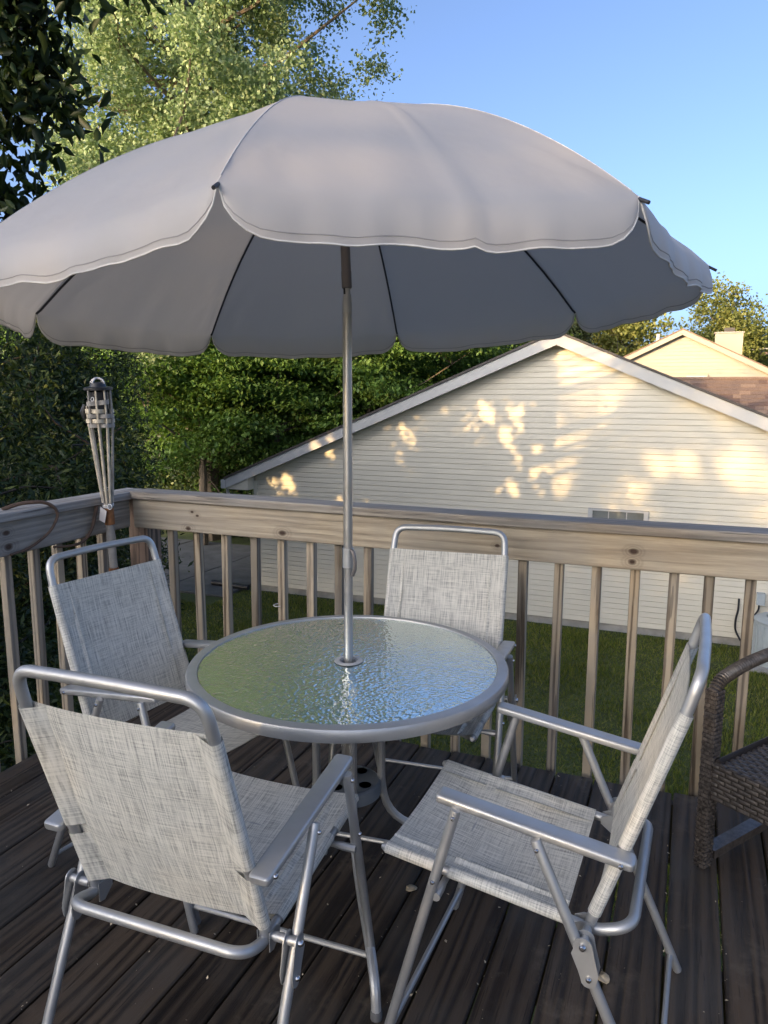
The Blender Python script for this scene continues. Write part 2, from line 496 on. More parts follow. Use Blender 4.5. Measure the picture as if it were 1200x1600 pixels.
class Geo:
    """collects polygons of one part"""

    def __init__(s):
        s.v, s.f, s.uv = [], [], {}

    def add(s, vs, fs, uvs=None):
        n = len(s.v)
        s.v += [tuple(p) for p in vs]
        for i, f in enumerate(fs):
            s.f.append(tuple(n + k for k in f))
            if uvs:
                s.uv[len(s.f) - 1] = uvs[i]
        return s

    def prism(s, poly, a, b, axis=None):
        """poly: list of 3D points at one end; other end is shifted by vector b-a"""
        d = Vector(b) - Vector(a)
        n = len(poly)
        vs = [Vector(p) for p in poly] + [Vector(p) + d for p in poly]
        fs = [tuple(range(n - 1, -1, -1)), tuple(range(n, 2 * n))]
        fs += [(i, (i + 1) % n, n + (i + 1) % n, n + i) for i in range(n)]
        return s.add(vs, fs)

    def box(s, x0, x1, y0, y1, z0, z1, c=0.0, axis=0):
        if c <= 0:
            vs = [(x, y, z) for x in (x0, x1) for y in (y0, y1) for z in (z0, z1)]
            return s.add(vs, [(0, 1, 3, 2), (4, 6, 7, 5), (0, 4, 5, 1), (2, 3, 7, 6), (0, 2, 6, 4), (1, 5, 7, 3)])
        lo, hi = [x0, y0, z0], [x1, y1, z1]
        a, b2 = [i for i in range(3) if i != axis]
        oct_ = [(lo[a] + c, lo[b2]), (hi[a] - c, lo[b2]), (hi[a], lo[b2] + c), (hi[a], hi[b2] - c), (hi[a] - c, hi[b2]), (lo[a] + c, hi[b2]), (lo[a], hi[b2] - c), (lo[a], lo[b2] + c)]
        pts = []
        for p, q in oct_:
            v = [0, 0, 0]
            v[axis] = lo[axis]
            v[a], v[b2] = p, q
            pts.append(v)
        e = [0, 0, 0]
        e[axis] = hi[axis] - lo[axis]
        return s.prism(pts, (0, 0, 0), e)

    def tube(s, pts, r, n=10, closed=False, caps=True, squash=None):
        pts = [Vector(p) for p in pts]
        m = len(pts)
        rs = r if isinstance(r, (list, tuple)) else [r] * m
        tang = []
        for i in range(m):
            if closed:
                t = pts[(i + 1) % m] - pts[i - 1]
            else:
                t = pts[min(i + 1, m - 1)] - pts[max(i - 1, 0)]
            tang.append(t.normalized())
        ref = Vector((0, 0, 1)) if abs(tang[0].z) < 0.9 else Vector((1, 0, 0))
        nrm = tang[0].cross(ref).normalized()
        vs = []
        for i in range(m):
            t = tang[i]
            nrm = (nrm - t * nrm.dot(t)).normalized()
            bn = t.cross(nrm)
            for k in range(n):
                a = 2 * math.pi * k / n
                vs.append(pts[i] + (nrm * math.cos(a) + bn * math.sin(a)) * rs[i])
        fs = []
        for i in range(m if closed else m - 1):
            j = (i + 1) % m
            for k in range(n):
                k2 = (k + 1) % n
                fs.append((i * n + k, i * n + k2, j * n + k2, j * n + k))
        if caps and not closed:
            fs.append(tuple(range(n - 1, -1, -1)))
            fs.append(tuple((m - 1) * n + k for k in range(n)))
        return s.add(vs, fs)

    def lathe(s, prof, n=24, c=(0, 0, 0), closed=False):
        vs = []
        for r, z in prof:
            for k in range(n):
                a = 2 * math.pi * k / n
                vs.append((c[0] + r * math.cos(a), c[1] + r * math.sin(a), c[2] + z))
        fs = []
        m = len(prof)
        for i in range(m if closed else m - 1):
            j = (i + 1) % m
            for k in range(n):
                k2 = (k + 1) % n
                fs.append((i * n + k, i * n + k2, j * n + k2, j * n + k))
        if not closed:
            if prof[0][0] > 1e-5:
                fs.append(tuple(range(n - 1, -1, -1)))
            if prof[-1][0] > 1e-5:
                fs.append(tuple((m - 1) * n + k for k in range(n)))
        return s.add(vs, fs)

    def grid(s, P, uv=None):
        """P[i][j] points -> quad sheet"""
        a, b = len(P), len(P[0])
        n = len(s.v)
        s.v += [tuple(p) for row in P for p in row]
        for i in range(a - 1):
            for j in range(b - 1):
                ids = (i * b + j, i * b + j + 1, (i + 1) * b + j + 1, (i + 1) * b + j)
                s.f.append(tuple(n + k for k in ids))
                if uv:
                    s.uv[len(s.f) - 1] = [uv[i][j], uv[i][j + 1], uv[i + 1][j + 1], uv[i + 1][j]]
        return s

    def mesh(s, name, mat, off=(0, 0, 0), smooth=35):
        me = bpy.data.meshes.new(name)
        me.from_pydata([(p[0] - off[0], p[1] - off[1], p[2] - off[2]) for p in s.v], [], s.f)
        if s.uv:
            ul = me.uv_layers.new(name='UVMap')
            for pi, p in enumerate(me.polygons):
                if pi in s.uv:
                    for li, c in zip(p.loop_indices, s.uv[pi]):
                        ul.data[li].uv = c
        for m in (mat if isinstance(mat, (list, tuple)) else [mat]):
            me.materials.append(m)
        if smooth:
            me.shade_smooth()
            me.set_sharp_from_angle(angle=rad(smooth))
        return me

    def obj(s, name, mat, parent=None, smooth=35, kind=None):
        """points are world coordinates; they become local to the thing's root (roots with rz=0)"""
        off = (0, 0, 0)
        if parent is not None:
            off = top_of(parent).location
        o = bpy.data.objects.new(name, s.mesh(name, mat, off, smooth))
        COL.objects.link(o)
        if parent is not None:
            o.parent = parent
        if kind:
            o['kind'] = kind
        return o


def link(name, me, parent=None, loc=(0, 0, 0), rot=(0, 0, 0), scale=(1, 1, 1)):
    o = bpy.data.objects.new(name, me)
    COL.objects.link(o)
    o.parent = parent
    o.location = loc
    o.rotation_euler = rot
    o.scale = scale
    return o


def bend(pts, radius, n=6):
    """rounds the inner corners of a polyline"""
    pts = [Vector(p) for p in pts]
    out = [pts[0]]
    for i in range(1, len(pts) - 1):
        a, b, c = pts[i - 1], pts[i], pts[i + 1]
        d1, d2 = (a - b), (c - b)
        rr = radius[i - 1] if isinstance(radius, (list, tuple)) else radius
        l = min(rr, d1.length * 0.49, d2.length * 0.49)
        p1, p2 = b + d1.normalized() * l, b + d2.normalized() * l
        for k in range(n + 1):
            t = k / n
            out.append(p1 * (1 - t) ** 2 + b * 2 * t * (1 - t) + p2 * t * t)
    out.append(pts[-1])
    return out


def arrays_mesh(name, V, F, rnd, mat, extra=None):
    """fast mesh from numpy: F is (n,k); rnd one value per face"""
    me = bpy.data.meshes.new(name)
    n, k = F.shape
    me.vertices.add(len(V))
    me.vertices.foreach_set('co', V.astype(np.float32).ravel())
    me.loops.add(n * k)
    me.loops.foreach_set('vertex_index', F.astype(np.int32).ravel())
    me.polygons.add(n)
    me.polygons.foreach_set('loop_start', np.arange(0, n * k, k, dtype=np.int32))
    me.polygons.foreach_set('loop_total', np.full(n, k, dtype=np.int32))
    me.update(calc_edges=True)
    if rnd is not None:
        at = me.attributes.new('rnd', 'FLOAT', 'FACE')
        at.data.foreach_set('value', rnd.astype(np.float32))
    me.materials.append(mat)
    return me


def leaf_arrays(C, size, rng, droop=0.0, big=False, flat=0.3, aspect=0.55, az=None):
    """C: leaf centres. Returns V, F, rnd"""
    n = len(C)
    d = rng.normal(size=(n, 3))
    d[:, 2] = d[:, 2] * (1 - droop) - droop * 1.6
    d /= np.linalg.norm(d, axis=1)[:, None]
    nr = rng.normal(size=(n, 3))
    nr[:, 2] += flat * 3
    w = np.cross(d, nr)
    w /= np.linalg.norm(w, axis=1)[:, None] + 1e-9
    nn = np.cross(w, d)
    L = np.asarray(size) * rng.uniform(0.65, 1.25, n)[:, None]
    W = L * aspect * 0.5
    if not big:
        fold = nn * (W * 0.35)
        V = np.stack([C - d * L * 0.5, C + w * W + fold, C + d * L * 0.5, C - w * W + fold], 1)
        F = np.array([[0, 1, 2], [0, 2, 3]])
        k = 4
    else:
        fold = nn * (W * 0.4)
        tip = nn * (-L * 0.12)
        V = np.stack([C - d * L * 0.5, C - d * L * 0.15 + w * W + fold, C + d * L * 0.2 + w * W * 0.8 + fold, C + d * L * 0.5 + tip,
                      C + d * L * 0.2 - w * W * 0.8 + fold, C - d * L * 0.15 - w * W + fold], 1)
        F = np.array([[0, 1, 2, 3], [0, 3, 4, 5]])
        k = 6
    FF = (np.arange(n) * k)[:, None, None] + F[None]
    r = np.repeat(rng.random(n), 2)
    return V.reshape(-1, 3), FF.reshape(-1, F.shape[1]), r


def plant(name, label, cat, base, clusters, per, spread, leaf, mat, bark, trunk_r, top, rng, group=None, droop=0.0, big=False,
          n_limbs=10, flat=0.3, aspect=0.55, keep=None, crown_name='crown', twig=0.012, lean=(0, 0), trunk_from=0.3):
    """clusters: (n,3) twig-end positions; builds root > trunk, crown"""
    rt_ = root(name, label, cat, base, group=group)
    b = np.array(base, float)
    # trunk and limbs
    g = Geo()
    tp = np.array([b[0] + lean[0], b[1] + lean[1], top])
    tr = []
    for k in range(9):
        t = k / 8
        p = b * (1 - t) + tp * t
        p[:2] += np.array([math.sin(t * 5 + base[0]) * 0.12, math.cos(t * 4 + base[1]) * 0.12]) * t * trunk_r * 8
        tr.append(p)
    g.tube(tr, [max(0.01, trunk_r * (1 - 0.85 * k / 8)) for k in range(9)], 8)
    cl = np.asarray(clusters)
    idx = rng.permutation(len(cl))
    limb_pts = [np.array(q) for q in tr[3:]]
    for i in idx[:n_limbs]:
        e = cl[i]
        tt = np.clip((e[2] - 0.45 * np.linalg.norm(e[:2] - b[:2]) - b[2]) / (top - b[2] + 1e-6), trunk_from, 0.95)
        s0 = b * (1 - tt) + tp * tt
        ki = tt * 8
        k0 = int(min(7, ki))
        s0 = tr[k0] * (1 - (ki - k0)) + tr[k0 + 1] * (ki - k0)
        mid = s0 * 0.5 + e * 0.5 + np.array([0, 0, -0.08 * np.linalg.norm(e - s0)])
        pts = [s0, s0 * 0.72 + mid * 0.5 - 0.22 * s0, mid, mid * 0.45 + e * 0.55, e]
        r0 = trunk_r * (1 - 0.85 * tt) * 0.6
        g.tube(pts, [r0, r0 * 0.8, r0 * 0.6, r0 * 0.4, max(0.006, r0 * 0.15)], 6)
        limb_pts += [np.array(pts[2]), np.array(pts[3]), np.array(pts[4])]
    LP = np.array(limb_pts)
    for i in idx[n_limbs:n_limbs + 160]:
        e = cl[i]
        k = np.argmin(np.linalg.norm(LP - e, axis=1))
        if np.linalg.norm(LP[k] - e) > 0.05:
            m2 = (LP[k] + e) / 2 + rng.normal(size=3) * 0.06
            g.tube([LP[k], m2, e], [twig, twig * 0.7, twig * 0.35], 4, caps=False)
    g.obj('trunk', bark, rt_)
    # leaves
    per_n = np.full(len(cl), per)
    C = np.repeat(cl, per_n, axis=0) + rng.normal(size=(len(cl) * per, 3)) * np.array(spread)
    if keep is not None:
        C = C[keep(C)]
    V, F, r = leaf_arrays(C, leaf, rng, droop, big, flat, aspect)
    V = V - b
    o = link(crown_name, arrays_mesh(crown_name, V, F, r, mat), rt_)
    return rt_


def ellipsoid_clusters(n, c, r, rng, bias=0.45, lump=0.22, seed=0, zmin=None):
    d = rng.normal(size=(n, 3))
    d /= np.linalg.norm(d, axis=1)[:, None]
    rr = rng.random(n) ** bias
    k = 1 + lump * np.sin(d[:, 0] * 5 + seed) * np.cos(d[:, 1] * 4 + seed * 2) + lump * 0.7 * np.sin(d[:, 2] * 7 + seed * 3 + d[:, 0] * 3)
    p = np.array(c) + d * (rr * k)[:, None] * np.array(r)
    if zmin is not None:
        p = p[p[:, 2] > zmin]
    return p


# ================================================================== SETTING
GZ = -2.86            # lawn level, far below the deck
lawn = Geo()
lawn.add([(-300, -120, GZ), (300, -120, GZ), (300, 500, GZ), (-300, 500, GZ)], [(0, 1, 2, 3)])
tag(lawn.obj('lawn', MAT['lawn'], smooth=0), 'dark shaded lawn between the deck and the beige house', kind='structure')

# grass blades where the lawn shows between the balusters
nb = 190000
gx = RNG.uniform(-12.5, 4.5, nb)
gy = RNG.uniform(5.5, 13.9, nb)
keep = ~((gx < -8.9) & (gy > 12.6))
gx, gy = gx[keep], gy[keep]
patch = 0.65 + 0.5 * np.sin(gx * 1.7 + np.sin(gy * 1.3) * 2) * np.sin(gy * 2.1 + gx * 0.6)
hh = RNG.uniform(0.04, 0.10, len(gx)) * np.clip(patch, 0.4, 1.2)
a = RNG.uniform(0, 2 * np.pi, len(gx))
w = 0.008
bx = np.stack([gx, gy, np.full(len(gx), GZ)], 1)
dx = np.stack([np.cos(a) * w, np.sin(a) * w, np.zeros(len(gx))], 1)
tip = np.stack([gx + RNG.normal(0, 0.022, len(gx)), gy + RNG.normal(0, 0.022, len(gx)), GZ + hh], 1)
V = np.stack([bx - dx, bx + dx, tip], 1).reshape(-1, 3)
F = np.arange(len(V)).reshape(-1, 3)
go = link('grass', arrays_mesh('grass', V, F, RNG.random(len(F)), MAT['blade']))
tag(go, 'short green grass of the lawn', kind='stuff')

# patio slabs left of the house
pt = root('patio', 'dark concrete patio slabs beside the house corner', None, (-10.2, 15.0, GZ), kind='structure')
for (x0, x1, y0, y1) in ((-10.6, -9.0, 13.2, 15.3), (-10.6, -9.0, 15.33, 18), (-13.2, -10.63, 13.6, 15.3), (-13.2, -10.63, 15.33, 18), (-16, -13.23, 14.2, 18)):
    Geo().box(x0, x1, y0, y1, GZ + 0.002, GZ + 0.05 + random.uniform(-0.008, 0.008), 0.01, 0).obj('slab', MAT['patio'], pt)

# ------------------------------------------------------------------ deck
deck = root('deck', 'weathered dark brown plank deck floor', None, (0, 0, 0), kind='structure')
PW, PITCHX = 0.1385, 0.145
DY1, DX0 = 2.885, -2.475
gpl = Geo()
gpl.box(-PW / 2, PW / 2, -5.2, 0, -0.028, 0, 0.004, 1)
plank_me = gpl.mesh('plank', MAT['deck'])
x = -0.271 - 15 * PITCHX + PITCHX / 2
while x < 3.6:
    if x + PW / 2 > DX0 - 0.03:
        link('plank', plank_me, deck, (x, DY1 + random.uniform(-0.012, 0.008), random.uniform(-0.0025, 0.002)), (random.uniform(-0.0004, 0.0004), random.uniform(-0.008, 0.008), random.uniform(-0.0006, 0.0006)))
    x += PITCHX
Geo().box(DX0 - 0.03, 3.6, DY1 - 0.035, DY1 + 0.003, -0.27, -0.032).obj('rim_joist', MAT['joist'], deck)
Geo().box(DX0 - 0.032, DX0 + 0.006, -2.3, DY1 - 0.037, -0.27, -0.032).obj('rim_joist', MAT['joist'], deck)
for yy in (-2.0, -1.2, -0.4, 0.4, 1.2, 2.0):
    Geo().box(DX0 + 0.01, 3.58, yy - 0.02, yy + 0.02, -0.27, -0.033).obj('joist', MAT['joist'], deck)
for px_, py_ in ((-2.3, 2.6), (0.4, 2.6), (3.2, 2.6), (-2.3, -1.8), (3.2, -1.8)):
    Geo().box(px_ - 0.07, px_ + 0.07, py_ - 0.07, py_ + 0.07, GZ, -0.272).obj('deck_post', MAT['joist'], deck)

# fallen bits on the planks
nd = 520
cx_ = RNG.uniform(-2.4, 1.2, nd)
cy_ = RNG.uniform(0.8, 2.85, nd)
gapk = RNG.random(nd) < 0.6
cx_[gapk] = -0.271 + np.round((cx_[gapk] + 0.271) / PITCHX) * PITCHX + RNG.normal(0, 0.006, gapk.sum())
Cd = np.stack([cx_, cy_, np.full(nd, 0.004)], 1)
Vd, Fd, rd = leaf_arrays(Cd, (0.003 + 0.010 * RNG.random(nd) ** 2.5)[:, None] * 1.0, RNG, 0, False, 3.0, 0.6)
Vd[:, 2] = np.clip(Vd[:, 2], 0.0025, 0.01)
do = link('leaf_litter', arrays_mesh('leaf_litter', Vd, Fd, rd, MAT['dryleaf']))
tag(do, 'tiny pale seed husks scattered over the dark planks', kind='stuff')


def dry_leaf(x, y, s, rz, label):
    g = Geo()
    P = []
    for i in range(5):
        t = i / 4
        wd = s * 0.5 * math.sin(math.pi * (0.12 + 0.8 * t)) ** 0.8
        P.append([(s * (t - 0.5), -wd, 0.006 + 0.006 * t), (s * (t - 0.5), 0, 0.003), (s * (t - 0.5) + 0.002, wd, 0.009 - 0.004 * t)])
    g.grid(P)
    me = g.mesh('dry_leaf', MAT['dryleaf'])
    o = link('dry_leaf', me, None, (x, y, 0.002), (0, 0, rz))
    tag(o, label, 'leaf', 'dry leaves on the deck')
    so = o.modifiers.new('s', 'SOLIDIFY')
    so.thickness = 0.001


dry_leaf(-0.702, 1.972, 0.034, 0.4, 'pale dry leaf under the seat of the right folding chair')
dry_leaf(-0.124, 1.824, 0.034, 2.2, 'curled dry leaf beside the rear leg of the right folding chair')


# ------------------------------------------------------------------ railings
def wavy_board(x0, x1, y0, y1, z0, z1, axis, n=14, amp=0.004, seed=0, c=0.004):
    g = Geo()
    lo, hi = [x0, y0, z0], [x1, y1, z1]
    a_, b_ = [i for i in range(3) if i != axis]
    rings = []
    for k in range(n + 1):
        t = k / n
        pos = lo[axis] * (1 - t) + hi[axis] * t
        o1 = amp * (math.sin(t * 7 + seed) + 0.5 * math.sin(t * 17 + seed * 2))
        o2 = amp * (math.sin(t * 5 + seed * 3) + 0.5 * math.sin(t * 13 + seed))
        la, ha, lb, hb = lo[a_], hi[a_], lo[b_], hi[b_]
        pts = [(la + c, lb), (ha - c, lb), (ha, lb + c), (ha, hb - c), (ha - c, hb), (la + c, hb), (la, hb - c), (la, lb + c)]
        ring = []
        for p, q in pts:
            v = [0, 0, 0]
            v[axis] = pos
            v[a_] = p + o1 * 0.5
            v[b_] = q + o2
            ring.append(v)
        rings.append(ring)
    m = len(rings[0])
    vs = [p for r_ in rings for p in r_]
    fs = []
    for i in range(n):
        for k in range(m):
            k2 = (k + 1) % m
            fs.append((i * m + k, i * m + k2, (i + 1) * m + k2, (i + 1) * m + k))
    fs += [tuple(range(m - 1, -1, -1)), tuple(n * m + k for k in range(m))]
    return g.add(vs, fs)


rail = root('deck_railing', 'weathered wooden railing across the far edge of the deck', 'railing', (-2.47, 2.9, 0))
wavy_board(-2.452, 3.6, 2.852, 2.985, 0.986, 1.022, 0, 30, 0.003, 1.0).obj('cap_board', MAT['capx'], rail)
wavy_board(-2.455, 3.6, 2.876, 2.912, 0.846, 0.984, 0, 30, 0.002, 2.0).obj('face_board', MAT['railx'], rail)
gb = Geo()
gb.box(-0.0175, 0.0175, -0.0175, 0.0175, -0.30, 0.98, 0.002, 2)
bal_me = gb.mesh('baluster', MAT['baluster'])
bx_ = [-2.272, -2.126, -1.977, -1.822, -1.679, -1.534, -1.394, -1.257, -1.12, -0.985, -0.852, -0.718, -0.583, -0.446, -0.304, -0.16, -0.028, 0.092, 0.23]
while bx_[-1] < 3.4:
    bx_.append(bx_[-1] + 0.137)
for x in bx_:
    link('baluster', bal_me, rail, (x + 2.47, 0.032, 0), (random.uniform(-0.004, 0.004), random.uniform(-0.008, 0.008), random.choice((0, math.pi / 2, math.pi)) + random.uniform(-0.04, 0.04)))
Geo().box(-2.525, -2.412, 2.918, 3.02, -0.6, 0.984, 0.004, 2).obj('corner_post', MAT['post'], rail)
g = Geo()
g.tube([(-1.703 + 0.02 * math.cos(t), 2.93 + 0.022 * math.sin(t), 0.53) for t in np.linspace(0, 2 * math.pi, 13)[:-1]], 0.0025, 5, closed=True)
g.obj('wire_tie', MAT['wire'], rail)

rail2 = root('deck_railing', 'weathered railing along the left edge of the deck, shade put into its grey', 'railing', (-2.5, 1.0, 0))
wavy_board(-2.583, -2.448, -2.3, 2.985, 0.988, 1.024, 1, 30, 0.003, 4.0).obj('cap_board', MAT['capy'], rail2)
wavy_board(-2.508, -2.472, -2.3, 2.87, 0.848, 0.986, 1, 30, 0.002, 5.0).obj('face_board', MAT['raily'], rail2)
y = 2.741
while y > -2.2:
    link('baluster', bal_me, rail2, (-0.032, y - 1.0, 0), (random.uniform(-0.006, 0.006), random.uniform(-0.004, 0.004), random.choice((0, math.pi / 2)) + random.uniform(-0.04, 0.04)))
    y -= 0.1345

# ------------------------------------------------------------------ neighbour house
WY = 14.0
PX, PZ, SL = -2.29, 2.503, 0.4167      # gable peak (fascia top) and roof slope
HX0, HX1 = -8.65, 4.07
SB = -2.71
house = root('beige_house', 'beige vinyl sided house with a wide gable facing the deck', 'house', (PX, WY, GZ))
wz = PZ - 0.14
g = Geo()
g.prism([(HX0 + 0.02, WY + 0.003, SB), (HX1 - 0.02, WY + 0.003, SB), (HX1 - 0.02, WY + 0.003, wz - SL * (HX1 - PX)), (PX, WY + 0.003, wz), (HX0 + 0.02, WY + 0.003, wz - SL * (PX - HX0))], (0, 0, 0), (0, 10, 0))
wall = g.obj('wall', MAT['siding'], house, smooth=0)
EXP = 0.1012
k = 0
z = SB
board_n = 0
while z < wz - 0.03:
    z1 = z + EXP
    hw0 = min((wz - z) / SL, PX - HX0 - 0.07)
    hw1 = min(max(0.0, (wz - z1)) / SL, PX - HX0 - 0.07)
    hr0 = min((wz - z) / SL, HX1 - PX - 0.07)
    hr1 = min(max(0.0, (wz - z1)) / SL, HX1 - PX - 0.07)
    xa0, xa1, xb0, xb1 = PX - hw0, PX - hw1, PX + hr0, PX + hr1
    prof = [(-0.004, 0.0), (-0.021, 0.0), (-0.0215, 0.008), (-0.0165, EXP - 0.0125), (-0.005, EXP - 0.0105), (-0.005, EXP)]
    vs = []
    for side in (0, 1):
        for dy, dz in prof:
            t = dz / EXP
            xx = (xa0 * (1 - t) + xa1 * t) if side == 0 else (xb0 * (1 - t) + xb1 * t)
            vs.append((xx, WY + dy, z + dz))
    n = len(prof)
    fs = [(i, i + 1, n + i + 1, n + i) for i in range(n - 1)] + [tuple(range(n - 1, -1, -1)), tuple(range(n, 2 * n))]
    Geo().add(vs, fs).obj('siding_board', MAT['siding'], wall, smooth=0)
    z = z1
Geo().box(HX0 + 0.0, HX1, WY + 0.03, WY + 0.4, GZ - 0.05, SB - 0.002).obj('foundation', MAT['concrete'], house)
Geo().box(HX0 - 0.02, HX0 + 0.07, WY - 0.026, WY + 0.08, SB, wz - SL * (PX - HX0) - 0.13).obj('corner_trim', MAT['siding'], house)
# rake fascias, soffits, roof
FY = 13.7
for sgn, ex in ((-1, 9.196 - 2.29), (1, 6.9)):
    x1 = PX + sgn * ex
    z1 = PZ - SL * ex
    g = Geo()
    g.prism([(PX, FY, PZ), (x1, FY, z1), (x1, FY, z1 - 0.205), (PX, FY, PZ - 0.205)], (0, 0, 0), (0, 0.022, 0))
    g.obj('fascia', MAT['white'], house, smooth=0)
    g = Geo()
    g.prism([(PX, FY + 0.024, PZ - 0.17), (x1, FY + 0.024, z1 - 0.17), (x1, FY + 0.024, z1 - 0.185), (PX, FY + 0.024, PZ - 0.185)], (0, 0, 0), (0, WY - FY - 0.03, 0))
    g.obj('soffit', MAT['soffit'], house, smooth=0)
    g = Geo()
    g.prism([(PX, FY - 0.03, PZ + 0.045), (x1 + sgn * 0.04, FY - 0.03, z1 + 0.045 - SL * 0.04), (x1 + sgn * 0.04, FY - 0.03, z1 - SL * 0.04 + 0.003), (PX, FY - 0.03, PZ + 0.003)], (0, 0, 0), (0, 10.3, 0))
    g.obj('roof', MAT['drip'], house, smooth=0)
g = Geo()
g.box(-9.31, -9.1985, FY - 0.005, 24, -0.585, -0.40)
gut = g.obj('gutter', MAT['white'], house)
g = Geo()
g.tube(bend([(-9.24, 13.83, -0.60), (-9.22, 13.83, -0.74), (-8.75, 13.9, -0.98), (-8.72, 13.95, -1.2), (-8.72, 13.95, GZ + 0.15)], 0.12), 0.035, 8)
g.obj('downspout', MAT['white'], house)
# eave box closing the overhang at the left corner
g = Geo()
g.prism([(-9.18, FY + 0.03, -0.55), (-8.66, FY + 0.03, -0.33), (-8.66, FY + 0.03, -0.60), (-9.18, FY + 0.03, -0.60)], (0, 0, 0), (0, 0.25, 0))
g.obj('eave_return', MAT['siding'], house, smooth=0)
# window
WX0, WX1, WZ1 = -1.60, -0.66, -0.59
win = Geo()
for (a0, a1, b0, b1) in ((WX0 - 0.05, WX0 + 0.03, WZ1 - 1.05, WZ1 + 0.0), (WX1 - 0.03, WX1 + 0.05, WZ1 - 1.05, WZ1 + 0.0), (WX0 + 0.031, WX1 - 0.031, WZ1 - 0.035, WZ1), (WX0 + 0.031, WX1 - 0.031, WZ1 - 1.05, WZ1 - 1.0)):
    win.box(a0, a1, WY - 0.055, WY - 0.005, b0, b1, 0.004, 1)
win = win.obj('window', MAT['white'], house)
Geo().box(WX0 + 0.032, WX1 - 0.032, WY - 0.030, WY - 0.02, WZ1 - 1.0, WZ1 - 0.036).obj('pane', MAT['pane'], win)
for xm in (WX0 + 0.31, WX0 + 0.62):
    Geo().box(xm - 0.008, xm + 0.008, WY - 0.036, WY - 0.031, WZ1 - 0.99, WZ1 - 0.04).obj('muntin', MAT['soffit'], win)

# service things on the wall
ub = root('electrical_box', 'small grey electrical box on the siding above the condenser', 'electrical box', (1.25, 13.9, -2.06))
g = Geo()
g.box(1.195, 1.325, 13.86, 13.978, -2.06, -1.86, 0.01, 2)
g.obj('housing', MAT['acgrey'], ub)
Geo().tube(bend([(1.24, 13.92, -2.06), (1.24, 13.92, -2.16), (1.18, 13.9, -2.25), (1.16, 13.88, -2.4)], 0.05), 0.015, 6).obj('conduit', MAT['black'], ub)
lp = Geo()
lp.tube(bend([(0.93, 13.95, -2.0), (0.93, 13.93, -2.2), (0.90, 13.93, -2.35), (0.90, 13.93, -2.55), (1.0, 13.85, -2.72), (1.15, 13.6, -2.72)], 0.08), 0.018, 6)
o = lp.obj('refrigerant_line', MAT['black'])
tag(o, 'black insulated pipe dropping down the siding to the condenser', 'pipe')

AX, AY, AR = 1.56, 13.2, 0.42
ac = root('air_conditioner', 'round grey air conditioner condenser standing against the beige house', 'air conditioner', (AX, AY, GZ))
g = Geo()
g.lathe([(AR * 0.98, 0.05), (AR, 0.07), (AR, 0.72), (AR * 0.985, 0.73)], 32, (AX, AY, GZ))
body = g.obj('cabinet', MAT['acgrey'], ac)
for k in range(32):
    a = 2 * math.pi * k / 32
    Geo().tube([(AX + (AR + 0.006) * math.cos(a), AY + (AR + 0.006) * math.sin(a), GZ + 0.1), (AX + (AR + 0.006) * math.cos(a), AY + (AR + 0.006) * math.sin(a), GZ + 0.70)], 0.012, 5).obj('louver_rib', MAT['acgrey'], body)
Geo().lathe([(AR * 0.6, 0.735), (AR + 0.02, 0.735), (AR + 0.025, 0.76), (AR * 0.9, 0.80), (AR * 0.62, 0.805), (AR * 0.6, 0.78)], 32, (AX, AY, GZ), closed=True).obj('top_ring', MAT['acgrey'], ac)
g = Geo()
for k in range(9):
    g.lathe([(0.03 + 0.026 * k, 0.786), (0.034 + 0.026 * k, 0.79), (0.03 + 0.026 * k, 0.794)], 28, (AX, AY, GZ), closed=True)
g.obj('fan_grille', MAT['acdark'], ac)
Geo().box(AX - 0.5, AX + 0.5, AY - 0.5, AY + 0.5, GZ + 0.003, GZ + 0.05, 0.01, 0).obj('pad', MAT['concrete'], ac)

# black drain pipe on the patio edge
dp = Geo()
pts = [(-9.75 + 1.0 * t, 13.88 - 0.08 * t + 0.015 * math.sin(6 * t), GZ + 0.108) for t in np.linspace(0, 1, 40)]
dp.tube(pts, [0.055 + 0.008 * (i % 2) for i in range(40)], 10)
o = dp.obj('drain_pipe', MAT['black'])
tag(o, 'black corrugated drain pipe lying at the house corner', 'pipe')

# ------------------------------------------------------------------ brown roofed wing and the far gabled house
wing = root('brown_roof_house', 'house wing with a brown shingled roof behind the beige gable', 'house', (4.0, 19.0, GZ))
RZ, RY, RS = 1.79, 19.0, 0.667
L = 5.2
g = Geo()
ye = RY - L * math.cos(math.atan(RS))
ze = RZ - L * math.sin(math.atan(RS))
g.prism([(-1.3, RY, RZ - 0.03), (-1.3, ye, ze - 0.03), (-1.3, ye, ze - 0.10), (-1.3, RY, RZ - 0.10)], (-1.3, 0, 0), (13, 0, 0))
wroof = g.obj('roof', MAT['shingle3'], wing, smooth=0)
Geo().box(2.0, 12.5, ye + 0.4, RY + 3.0, GZ, ze).obj('wall', MAT['farsiding'], wing)
g = Geo()
g.prism([(0.2, RY, RZ - 0.03), (0.2, RY + 3.4, RZ - 1.9), (0.2, RY + 3.4, RZ - 2.0), (0.2, RY, RZ - 0.10)], (0.2, 0, 0), (13, 0, 0))
g.obj('roof', MAT['shingle3'], wing, smooth=0)
Geo().tube([(-1.3, RY, RZ), (13, RY, RZ)], 0.045, 6).obj('ridge_cap', MAT['shingle'], wing)
sd = Vector((0, -math.cos(math.atan(RS)), -math.sin(math.atan(RS))))
sn = Vector((0, -math.sin(math.atan(RS)), math.cos(math.atan(RS))))
rest = {0: Geo(), 1: Geo(), 2: Geo()}
mats3 = [MAT['shingle'], MAT['shingle2'], MAT['shingle3']]
count = 0
r_s = random.Random(5)
sh_me = []
